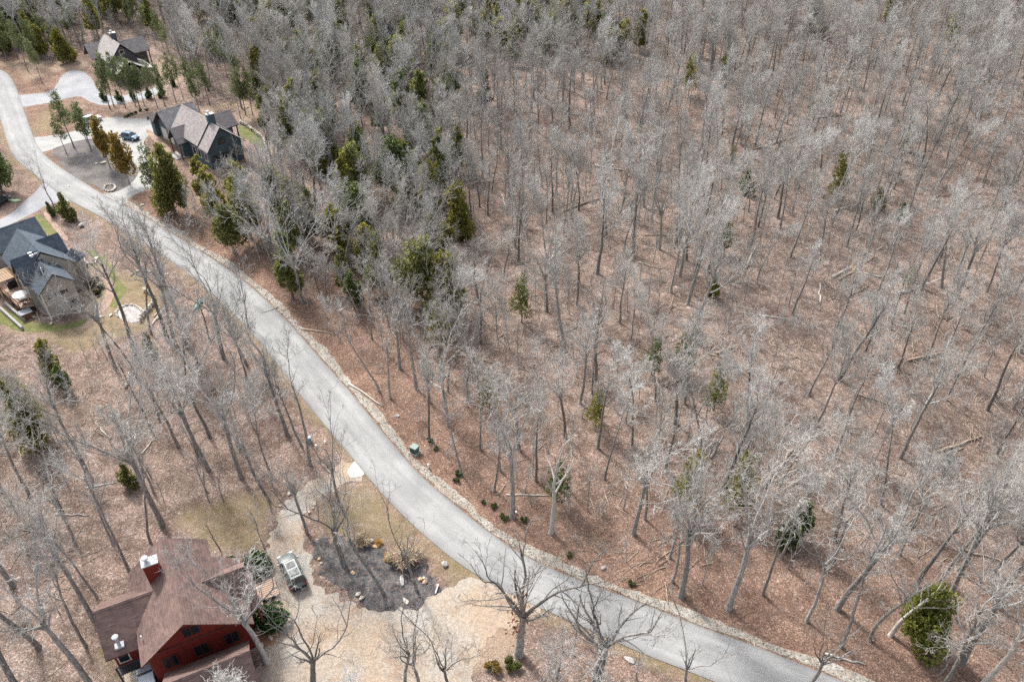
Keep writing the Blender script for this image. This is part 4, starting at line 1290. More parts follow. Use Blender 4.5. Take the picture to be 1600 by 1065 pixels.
class TB:
    """tapering branch tubes gathered as arrays"""
    def __init__(s):
        s.V, s.Q, s.mi, s.n = [], [], [], 0
    def tube(s, P, R, k, mi):
        n = len(P)
        T = np.empty_like(P)
        T[1:-1] = P[2:] - P[:-2]; T[0] = P[1] - P[0]; T[-1] = P[-1] - P[-2]
        T /= np.maximum(np.linalg.norm(T, axis=1, keepdims=True), 1e-9)
        ref = np.array([0.0, 0, 1]) if abs(T[n // 2, 2]) < 0.8 else np.array([1.0, 0, 0])
        U = np.cross(T, ref); U /= np.maximum(np.linalg.norm(U, axis=1, keepdims=True), 1e-9)
        W = np.cross(T, U)
        an = np.arange(k) * (2 * np.pi / k)
        ring = P[:, None, :] + R[:, None, None] * (np.cos(an)[None, :, None] * U[:, None, :] + np.sin(an)[None, :, None] * W[:, None, :])
        i = np.arange(n - 1)[:, None] * k; j = np.arange(k)[None, :]; j2 = (j + 1) % k
        q = np.stack([i + j, i + j2, i + k + j2, i + k + j], -1).reshape(-1, 4) + s.n
        s.V.append(ring.reshape(-1, 3)); s.Q.append(q); s.mi.append(np.full(len(q), mi)); s.n += n * k
    def mesh(s, name, mats, smooth=True):
        return arr_mesh(name, np.vstack(s.V), np.vstack(s.Q), np.concatenate(s.mi), mats, smooth)

def path(r, p, d, L, n, bend, up):
    P = [np.array(p, float)]; d = np.array(d, float); st = L / n
    for i in range(n):
        d = d + r.normal(0, bend, 3) + np.array([0, 0, up])
        d /= np.linalg.norm(d)
        P.append(P[-1] + d * st)
    return np.array(P), d
def perp(r, d, ang, az=None):
    ref = np.array([0, 0, 1.0]) if abs(d[2]) < 0.9 else np.array([1.0, 0, 0])
    u = np.cross(d, ref); u /= np.linalg.norm(u); w = np.cross(d, u)
    a = r.uniform(0, 2 * np.pi) if az is None else az
    v = d * math.cos(ang) + (u * math.cos(a) + w * math.sin(a)) * math.sin(ang)
    return v / np.linalg.norm(v)

def grow(r, tb, p, d, L, rad, lev, dens, minr, mats, maxlev=3):
    """one branch and everything it carries. lev 0 = limb"""
    n = (7, 5, 4, 2)[lev]
    P, d2 = path(r, p, d, L, n, (0.13, 0.16, 0.17, 0.16)[lev], (0.08, 0.06, 0.05, 0.04)[lev])
    end = max(minr * 0.7, rad * (0.28, 0.3, 0.4, 0.5)[lev])
    R = np.linspace(rad, end, n + 1)
    tb.tube(P, R, (6, 5, 3, 3)[lev], (0, 0, 1, 1)[lev])
    if lev >= maxlev: return
    m = max(2, int(L * (2.1, 2.9, 3.0)[lev] * dens * r.uniform(0.8, 1.2)))
    for i in range(m):
        t = (0.28, 0.2, 0.12)[lev] + (1 - (0.28, 0.2, 0.12)[lev]) * (i + r.random()) / m
        f = t * n; k = min(int(f), n - 1); q = P[k] + (P[k + 1] - P[k]) * (f - k)
        dd = P[k + 1] - P[k]; dd /= np.linalg.norm(dd)
        ang = r.uniform(0.45, 0.95) * (1.0 if t < 0.92 else 0.5)
        c = perp(r, dd, ang)
        ln = L * (0.50, 0.46, 0.50)[lev] * (1.15 - 0.65 * t) * r.uniform(0.7, 1.25)
        ln = max(ln, 0.3)
        rr = max(minr, (rad + (end - rad) * t) * (0.5, 0.58, 0.62)[lev])
        grow(r, tb, q, c, ln, rr, lev + 1, dens, minr, mats, maxlev)

def bare_tree_parts(seed, H=16.0, r0=0.21, clear=0.45, nlimb=9, spread=0.24, fork=0, lean=0.0, dens=1.0, el=(0.65, 1.15), minr=0.0138, dead=False, bend=0.04, maxlev=3):
    """returns trunk TB, list of limb TBs; the leader ends as the topmost limb"""
    r = np.random.default_rng(seed)
    tb = TB()
    d0 = np.array([math.sin(lean), 0, math.cos(lean)])
    th = H * (0.72 if not fork else clear + 0.06)
    n = 12
    P, dl = path(r, (0, 0, -0.15), d0, th, n, bend * 0.75, 0.045)
    t = np.linspace(0, 1, n + 1)
    R = r0 * (1 - 0.62 * t ** 1.1) if not fork else r0 * (1 - 0.35 * t)
    R[0] *= 1.55; R[1] *= 1.08
    # a flared foot
    P = np.vstack([P[:1], P[:1] + (P[1] - P[0]) * 0.28, P[1:]]); R = np.r_[R[0], r0 * 1.12, R[1:]]
    tb.tube(P, R, 9, 0)
    limbs = []
    def sample(tt):
        f = tt * n + 1; k = min(int(f), len(P) - 2); return P[k] + (P[k + 1] - P[k]) * (f - k), R[k]
    az = r.uniform(0, 6.28)
    if fork:
        for i in range(fork):
            q, rr = sample(1.0 - 0.05 * (i % 2) - 0.0)
            az += 2 * math.pi / fork + r.normal(0, 0.25)
            e = r.uniform(1.1, 1.4) if i % 2 == 0 else r.uniform(0.9, 1.2)
            dd = np.array([math.cos(az) * math.cos(e), math.sin(az) * math.cos(e), math.sin(e)])
            lb = TB()
            L = (H - th) * r.uniform(0.85, 1.1) / max(0.8, math.sin(e))
            growfork(r, lb, q, dd, L, rr * r.uniform(0.45, 0.58), dens, minr, maxlev)
            limbs.append(lb)
        nlimb = max(0, nlimb - fork)
    else:
        lb = TB()
        q, rr = sample(1.0)
        grow(r, lb, P[-1], dl, H - th, R[-1] * 0.95, 0, dens * 1.5, minr, None, maxlev)
        limbs.append(lb)
    for i in range(nlimb):
        f = clear / (th / H) + (0.97 - clear / (th / H)) * (i + r.uniform(0.1, 0.9)) / nlimb
        f = min(max(f, 0.12), 0.97)
        q, rr = sample(f)
        az += 2.4 + r.normal(0, 0.4)
        e = el[0] + (el[1] - el[0]) * f + r.normal(0, 0.12)
        dd = np.array([math.cos(az) * math.cos(e), math.sin(az) * math.cos(e), math.sin(e)])
        lb = TB()
        L = H * spread * r.uniform(0.75, 1.3) * (1.25 - 0.5 * f)
        grow(r, lb, q, dd, L, min(rr * 0.66, 0.025 + 0.025 * L), 0, dens, minr, None, maxlev)
        limbs.append(lb)
    return tb, limbs
def growfork(r, lb, q, dd, L, rad, dens, minr, maxlev):
    P, d2 = path(r, q, dd, L * 0.62, 6, 0.12, 0.05)
    R = np.linspace(rad, rad * 0.6, 7)
    lb.tube(P, R, 7, 0)
    m = max(3, int(L * 0.62 * 0.9))
    for i in range(m):
        t = 0.2 + 0.8 * (i + r.random()) / m; k = min(int(t * 6), 5)
        p = P[k] + (P[k + 1] - P[k]) * (t * 6 - k); d = P[k + 1] - P[k]; d /= np.linalg.norm(d)
        grow(r, lb, p, perp(r, d, r.uniform(0.5, 0.95)), L * 0.38 * r.uniform(0.7, 1.25) * (1.2 - 0.5 * t), R[k] * 0.5, 0, dens * 0.8, minr, None, maxlev)
    for i in range(2):
        grow(r, lb, P[-1], perp(r, d2, r.uniform(0.15, 0.45)), L * 0.45, R[-1] * 0.85, 0, dens, minr, None, maxlev)
def merge(tbs):
    o = TB()
    for t in tbs:
        for V, Q, m in zip(t.V, t.Q, t.mi):
            o.V.append(V); 
        off = 0
        nv = 0
        for Q, m in zip(t.Q, t.mi):
            o.Q.append(Q + o.n); o.mi.append(m)
        o.n += t.n
    return o

# woodland kinds: (trunk mesh, crown mesh, height)
WOODS = []
WD_ = [1.25, 1.1, 1.35, 1.05, 0.85, 1.4, 1.25, 1.4, 1.1, 1.3]
specs = [dict(H=17, r0=.20, clear=.50, nlimb=8, spread=.25), dict(H=18.5, r0=.24, clear=.42, nlimb=10, spread=.28, bend=.06, el=(.45, 1.05)), dict(H=16.5, r0=.16, clear=.58, nlimb=7, spread=.20, bend=.07),
         dict(H=16.5, r0=.19, clear=.40, nlimb=7, spread=.27, fork=2, el=(.5, 1.0)), dict(H=18, r0=.25, clear=.34, nlimb=9, spread=.28, fork=3, el=(.45, 1.0)), dict(H=14, r0=.13, clear=.5, nlimb=7, spread=.20, bend=.09, lean=.05),
         dict(H=16, r0=.18, clear=.45, nlimb=9, spread=.26, lean=.08, bend=.08, el=(.5, 1.05)), dict(H=12, r0=.11, clear=.40, nlimb=8, spread=.24, bend=.09), dict(H=17, r0=.23, clear=.45, nlimb=9, spread=.33, el=(.3, .85), bend=.06), dict(H=10.5, r0=.085, clear=.35, nlimb=8, spread=.24, bend=.1)]
WT_DESC = ["tall straight", "stout tall", "high crowned", "twin forked", "many forked", "thin wavy", "bent slim", "small slim", "broad crowned", "young thin"]
for i, sp in enumerate(specs):
    tb, lb = bare_tree_parts(100 + i, dens=WD_[i], **sp)
    WOODS.append((tb.mesh("trunk", [M_BARK]), merge(lb).mesh("crown", [M_LIMB, M_TWIG]), sp['H'], tb, lb))

def tree_object(name, kind_meshes, x, y, scale, rz, label, cat="tree", group=None, tilt=None, limb_parts=None):
    z = hz(x, y)
    o = empty(name, (x, y, z), rz, label, cat, group)
    o.scale = (scale,) * 3
    if tilt is not None:
        q = Quaternion(Vector((-math.sin(tilt[1]), math.cos(tilt[1]), 0)), tilt[0]) @ Quaternion((0, 0, 1), rz)
        o.rotation_euler = q.to_euler()
    for nm, me in kind_meshes:
        c = link(nm, me, o)
    return o

# ------------------------------------------------------------------ evergreens
def tuft_cloud(r, n, shape, size, slim=0.35):
    """n little sprays: each a pair of crossed slim diamonds pointing outward"""
    V, Q = [], []
    C = shape(r, n)
    for i in range(n):
        p, out = C[i][:3], C[i][3:]
        d = out + r.normal(0, 0.45, 3); d /= np.linalg.norm(d)
        s = size * r.uniform(0.6, 1.4)
        u = np.cross(d, r.normal(0, 1, 3)); u /= np.linalg.norm(u); w = np.cross(d, u)
        o = len(V)
        a, b = p - d * s * 0.35, p + d * s * 0.65
        m = p + d * s * 0.1
        V += [a, m + u * s * slim, b, m - u * s * slim]
        Q.append((o, o + 1, o + 2, o + 3))
        if i % 2 == 0:
            V += [a, m + w * s * slim, b, m - w * s * slim]
            Q.append((o + 4, o + 5, o + 6, o + 7))
    return np.array(V), np.array(Q)
def lobes(r, H, R, base, k, pw):
    """uneven crown made of clumps strung round the stem"""
    cl = []
    for i in range(k):
        t = (i + r.random()) / k
        z = base + (H - base) * t
        rad = R * (1 - t) ** pw * r.uniform(0.55, 1.15) + 0.12
        a = r.uniform(0, 6.28)
        cl.append((rad * 0.62 * math.cos(a), rad * 0.62 * math.sin(a), z, max(0.28, rad * r.uniform(0.42, 0.72))))
    cl = np.array(cl)
    wts = cl[:, 3] ** 2; wts = wts / wts.sum()
    def shape(r2, n):
        k = r2.choice(len(cl), n, p=wts)
        d = r2.normal(0, 1, (n, 3)); d /= np.linalg.norm(d, axis=1, keepdims=True)
        q = r2.uniform(0.35, 1.0, n) ** 0.5
        P = cl[k, :3] + d * (cl[k, 3] * q)[:, None] * np.array([1, 1, 1.15])
        out = d * 0.8 + np.c_[P[:, 0] * 0.25, P[:, 1] * 0.25, np.full(n, 0.35)]
        out /= np.linalg.norm(out, axis=1, keepdims=True)
        P[:, 2] = np.maximum(P[:, 2], 0.05)
        return np.c_[P, out]
    return shape, cl
def evergreen(seed, H, R, base, k, pw, n, size, mat, name, trunk_r, slim=0.35, nb=14):
    r = np.random.default_rng(seed)
    shape, cl = lobes(r, H, R, base, k, pw)
    V, Q = tuft_cloud(r, n, shape, size, slim)
    crown = arr_mesh(name, V, Q, np.zeros(len(Q)), [mat], False)
    tb = TB()
    P, d = path(r, (0, 0, -0.1), (0, 0, 1), H * 0.93, 7, 0.03, 0.03)
    Rr = np.linspace(trunk_r, 0.02, 8); Rr[0] *= 1.4
    tb.tube(P, Rr, 7, 0)
    for c in cl[r.choice(len(cl), min(nb, len(cl)), replace=False)]:
        z = max(0.3, c[2] - 0.4); 
        s = np.array([np.interp(z, P[:, 2], P[:, 0]), np.interp(z, P[:, 2], P[:, 1]), z])
        B = np.array([s, (s + c[:3]) / 2 + np.array([0, 0, 0.05]), c[:3]])
        tb.tube(B, np.array([0.045, 0.03, 0.015]), 4, 0)
    return tb.mesh("trunk", [M_BARK]), crown, H
CEDARS = [evergreen(201, 7.5, 1.9, 0.9, 26, 0.5, 2500, 0.38, M_CEDAR, "crown", 0.13),
          evergreen(202, 9.0, 1.45, 2.2, 24, 0.35, 2000, 0.38, M_CEDAR, "crown", 0.14),
          evergreen(203, 6.0, 1.45, 1.4, 18, 0.45, 1700, 0.36, M_CEDAR, "crown", 0.10),
          evergreen(204, 8.5, 2.3, 2.6, 26, 0.3, 2600, 0.40, M_CEDAR, "crown", 0.16),
          evergreen(205, 3.6, 1.1, 0.3, 18, 0.8, 1500, 0.28, M_CEDAR, "crown", 0.06),
          evergreen(206, 7.8, 2.3, 1.2, 44, 0.35, 5200, 0.34, M_CEDAR, "crown", 0.17),
          evergreen(207, 8.0, 1.7, 2.0, 20, 0.3, 1050, 0.40, M_CEDAR, "crown", 0.11, 0.22),
          evergreen(208, 6.5, 1.6, 1.6, 16, 0.4, 850, 0.38, M_CEDAR, "crown", 0.10, 0.22)]
def pine(seed, H, R, base, k, n):
    r = np.random.default_rng(seed)
    tr, cr, h = evergreen(seed, H, R, base, k, 0.45, n, 0.42, M_PINE, "crown", 0.15, 0.16, 22)
    return tr, cr, h
PINES = [pine(301, 12.5, 2.1, 5.6, 24, 1700), pine(302, 14.0, 2.0, 7.2, 22, 1500), pine(303, 11.0, 1.9, 4.0, 24, 1700)]

# shrubs
def dome(seed, R, H, n, size, mat, slim=0.3, k=16):
    r = np.random.default_rng(seed)
    cl = np.array([(R * 0.7 * q * math.cos(a), R * 0.7 * q * math.sin(a), H * 0.45 * (1.1 - 0.5 * q) * r.uniform(0.7, 1.2), R * r.uniform(0.28, 0.45)) for q, a in zip(np.sqrt(r.random(k)), r.uniform(0, 6.28, k))])
    def shape(r2, n):
        kk = r2.integers(0, k, n)
        d = r2.normal(0, 1, (n, 3)); d[:, 2] = np.abs(d[:, 2]) * 0.9; d /= np.linalg.norm(d, axis=1, keepdims=True)
        P = cl[kk, :3] + d * (cl[kk, 3] * r2.uniform(0.4, 1, n) ** 0.5)[:, None]
        P[:, 2] = np.maximum(P[:, 2], 0.05)
        o = d * 0.7 + np.c_[P[:, 0] * 0.5, P[:, 1] * 0.5, np.full(n, 0.2)]
        o /= np.linalg.norm(o, axis=1, keepdims=True)
        return np.c_[P, o]
    V, Q = tuft_cloud(r, n, shape, size, slim)
    return arr_mesh("foliage", V, Q, np.zeros(len(Q)), [mat], False)
def stems(seed, n, L, mat, rad=0.02):
    r = np.random.default_rng(seed); tb = TB()
    for i in range(n):
        a = r.uniform(0, 6.28); e = r.uniform(0.7, 1.4)
        P, _ = path(r, (0.1 * math.cos(a), 0.1 * math.sin(a), -0.02), (math.cos(a) * math.cos(e), math.sin(a) * math.cos(e), math.sin(e)), L * r.uniform(0.5, 1), 3, 0.15, 0.02)
        tb.tube(P, np.linspace(rad, rad * 0.4, 4), 3, 0)
    return tb.mesh("stems", [mat])
SHRUB_STEMS = stems(400, 14, 0.9, M_BARK)
def shrub(name, px, py, label, mesh, scale, col=(1, 1, 1, 1), cat="shrub", group=None, sz=None, stem=True):
    p = at(px, py)
    o = empty(name, (p.x, p.y, hz(p.x, p.y)), random.uniform(0, 6.28), label, cat, group)
    o.scale = (scale, scale, sz or scale)
    f = link("foliage", mesh, o); f.color = col
    if stem: link("stems", SHRUB_STEMS, o)
    return o
J_BIG = dome(411, 1.7, 1.9, 2500, 0.30, M_JUNI, 0.22, 18)
J_RND = dome(412, 0.75, 1.3, 1300, 0.17, M_JUNI, 0.3, 9)
D_STRAW = dome(413, 1.1, 1.3, 1500, 0.42, M_STRAW, 0.07, 12)
D_SMALL = dome(414, 0.6, 0.9, 700, 0.2, M_CEDAR, 0.28, 8)
# ------------------------------------------------------------------ planting
GREEN = {'olive': (1.15, 1.05, 0.75, 1), 'dark': (0.72, 0.85, 0.95, 1), 'brown': (1.25, 0.92, 0.75, 1), 'mid': (1, 1, 1, 1), 'sunny': (1.1, 1.15, 0.8, 1), 'rust': (0.92, 0.88, 0.75, 1), 'bright': (0.95, 0.98, 0.75, 1)}
def crown_of(o):
    return next(c for c in o.children if c.name.startswith("crown"))
shrub("juniper_shrub", 398, 890, "spreading green juniper between the red house porch and the parked silver car", J_BIG, 1.0)
shrub("juniper_shrub", 424, 968, "spreading green juniper below the boardwalk at the drive rim", J_BIG, 1.05, (0.8, 0.95, 0.9, 1))
shrub("round_shrub", 361, 884, "dark round clipped shrub against the red house east roof", J_RND, 1.15, (0.5, 0.75, 0.8, 1))
shrub("round_shrub", 402, 868, "small bright round shrub above the spreading juniper near the silver car", J_RND, 0.85, (1.0, 1.1, 0.9, 1))
shrub("straw_shrub", 633, 876, "large straw coloured dry shrub behind the mulch bed sapling", D_STRAW, 1.55)
shrub("straw_shrub", 564, 846, "smaller straw coloured dry shrub at the upper rim of the mulch bed", D_STRAW, 1.0)
shrub("straw_shrub", 608, 872, "low straw shrub with yellow tips beside the large straw one", D_STRAW, 0.55, (1.1, 0.9, 0.4, 1))
shrub("straw_shrub", 592, 849, "tiny yellow budding shrub beside the whitish mulch bed stone", D_STRAW, 0.4, (1.05, 0.85, 0.35, 1))
shrub("evergreen_shrub", 801, 1040, "dark rounded evergreen shrub at the foot of the big roadside tree", D_SMALL, 1.35, GREEN['mid'], sz=1.5)
shrub("evergreen_shrub", 770, 1046, "rusty rounded evergreen shrub left of the dark one below the big tree", D_SMALL, 1.3, (1.5, 1.0, 0.8, 1))
for i, (px, py) in enumerate([(784, 806), (789, 810), (772, 792), (756, 785), (819, 812), (889, 868), (987, 912), (671, 690), (681, 702), (713, 752), (717, 741)]):
    shrub("evergreen_shrub", px, py, ["low dark green bush left of the forked tree's foot, lower one", "low dark green bush touching the forked tree's foot", "small green bush left of the forked tree, middle one", "small green bush left of the forked tree, farthest out",
          "low green bush right of the forked tree's foot", "small dark bush above the lower road, nearer the pale dead tree", "small dark bush in leaves above the lower road, farther right",
          "small dull bush above the utility cabinet, left one", "small dull bush above the utility cabinet, right one", "small green bush below the slim tree right of the marker post", "small bush at the slim tree's foot right of the utility cabinet"][i], D_SMALL, random.uniform(0.5, 0.9), GREEN['dark'], stem=False)
for i, (px, py) in enumerate([(197, 184), (202, 181.5), (207, 179), (212, 177), (220, 174), (229, 172.5)]):
    shrub("clipped_shrub", px, py, f"dark clipped shrub by the taupe house garage, {['first', 'second', 'third', 'fourth', 'fifth', 'last'][i]} in its kerb row", D_SMALL, 0.75, (0.4, 0.5, 0.5, 1), group="clipped shrubs along the oval drive", stem=False)
for i, (px, py) in enumerate([(163, 157), (187, 159), (208, 156), (234, 154), (255, 152), (272, 134)]):
    p = at(px, py)
    o = tree_object("young_conifer", [("trunk", CEDARS[4][0]), ("crown", CEDARS[4][1])], p.x, p.y, 0.7, i * 1.1, f"small dark conifer below the far side road, {['leftmost', 'second from left', 'third from left', 'fourth from left', 'fifth from left', 'rightmost'][i]}", "conifer", "young conifers along the far side road")
    crown_of(o).color = (0.5, 0.7, 0.8, 1)
for i, (px, py, s) in enumerate([(146, 447, 1.0), (158, 450, 0.8), (152, 460, 0.9), (134, 418, 0.6), (150, 437, 0.7), (135, 428, 0.6)]):
    shrub("evergreen_shrub", px, py, f"dark low shrub in the brick path's curve, {['left middle', 'right middle', 'lowest', 'topmost by the turret', 'upper middle', 'left upper'][i]}", D_SMALL, s * 1.2, (0.3, 0.35, 0.45, 1), group="dark shrubs inside the brick path curve", stem=False)

taken = []   # x, y, keep-out radius
def height_for(px, py, topy):
    b = at(px, py)
    lo, hi = 1.0, 40.0
    for _ in range(30):
        m = (lo + hi) / 2
        if proj(b.x, b.y, m)[1] > topy: lo = m
        else: hi = m
    return lo

# ---- the trees one can pick out: foot pixel, top pixel row, kind, label
HERO_SPECS = {
    'oak_big': dict(minr=.0105, H=17, r0=.24, clear=.40, nlimb=8, spread=.22, fork=3, dens=1.0, el=(.75, 1.2), bend=.03),
    'oak_tall': dict(minr=.0105, H=17, r0=.22, clear=.48, nlimb=9, spread=.23, dens=1.1, bend=.04),
    'oak_fork': dict(minr=.0105, H=16, r0=.21, clear=.42, nlimb=7, spread=.23, fork=2, dens=1.05, bend=.035),
    'slim': dict(minr=.0105, H=15, r0=.14, clear=.5, nlimb=8, spread=.15, dens=1.15, bend=.05),
    'slim_fork': dict(minr=.0105, H=13, r0=.13, clear=.4, nlimb=6, spread=.18, fork=2, dens=1.0, bend=.08),
    'open': dict(H=12, r0=.33, clear=.34, nlimb=9, spread=.36, fork=4, dens=0.75, el=(.3, .9), minr=.010),
    'open_b': dict(H=11, r0=.22, clear=.30, nlimb=7, spread=.34, fork=3, dens=0.62, el=(.3, .9), minr=.010, bend=.07),
    'pale': dict(H=11, r0=.22, clear=.36, nlimb=9, spread=.3, fork=4, dens=1.15, minr=.010, bend=.07),
    'sparse': dict(H=10, r0=.13, clear=.35, nlimb=7, spread=.26, fork=2, dens=0.5, minr=.010, bend=.09),
    'dead': dict(H=11, r0=.20, clear=.40, nlimb=7, spread=.22, dens=0.35, minr=.018, bend=.07, maxlev=2),
    'sapling': dict(H=5, r0=.06, clear=.2, nlimb=8, spread=.3, dens=0.9, bend=.09, minr=.007, maxlev=2),
}
HERO = {}
def hero_meshes(kind, seed):
    key = (kind, seed)
    if key not in HERO:
        sp = dict(HERO_SPECS[kind])
        tb, lb = bare_tree_parts(1000 + seed * 37 + sum(map(ord, kind)), **sp)
        big = sorted(lb, key=lambda t: -t.n)
        mt = [M_DEADW, M_DEADW] if kind == 'dead' else ([M_BARK, M_DTWIG] if kind in ('open', 'open_b', 'sparse') else [M_LIMB, M_TWIG])
        tm = M_DEADW if kind == 'dead' else (M_LIMB if kind == 'pale' else M_BARK)
        HERO[key] = ([("trunk", tb.mesh("trunk", [tm]))] + [("limb", t.mesh("limb", mt)) for t in lb], sp['H'])
    return HERO[key]
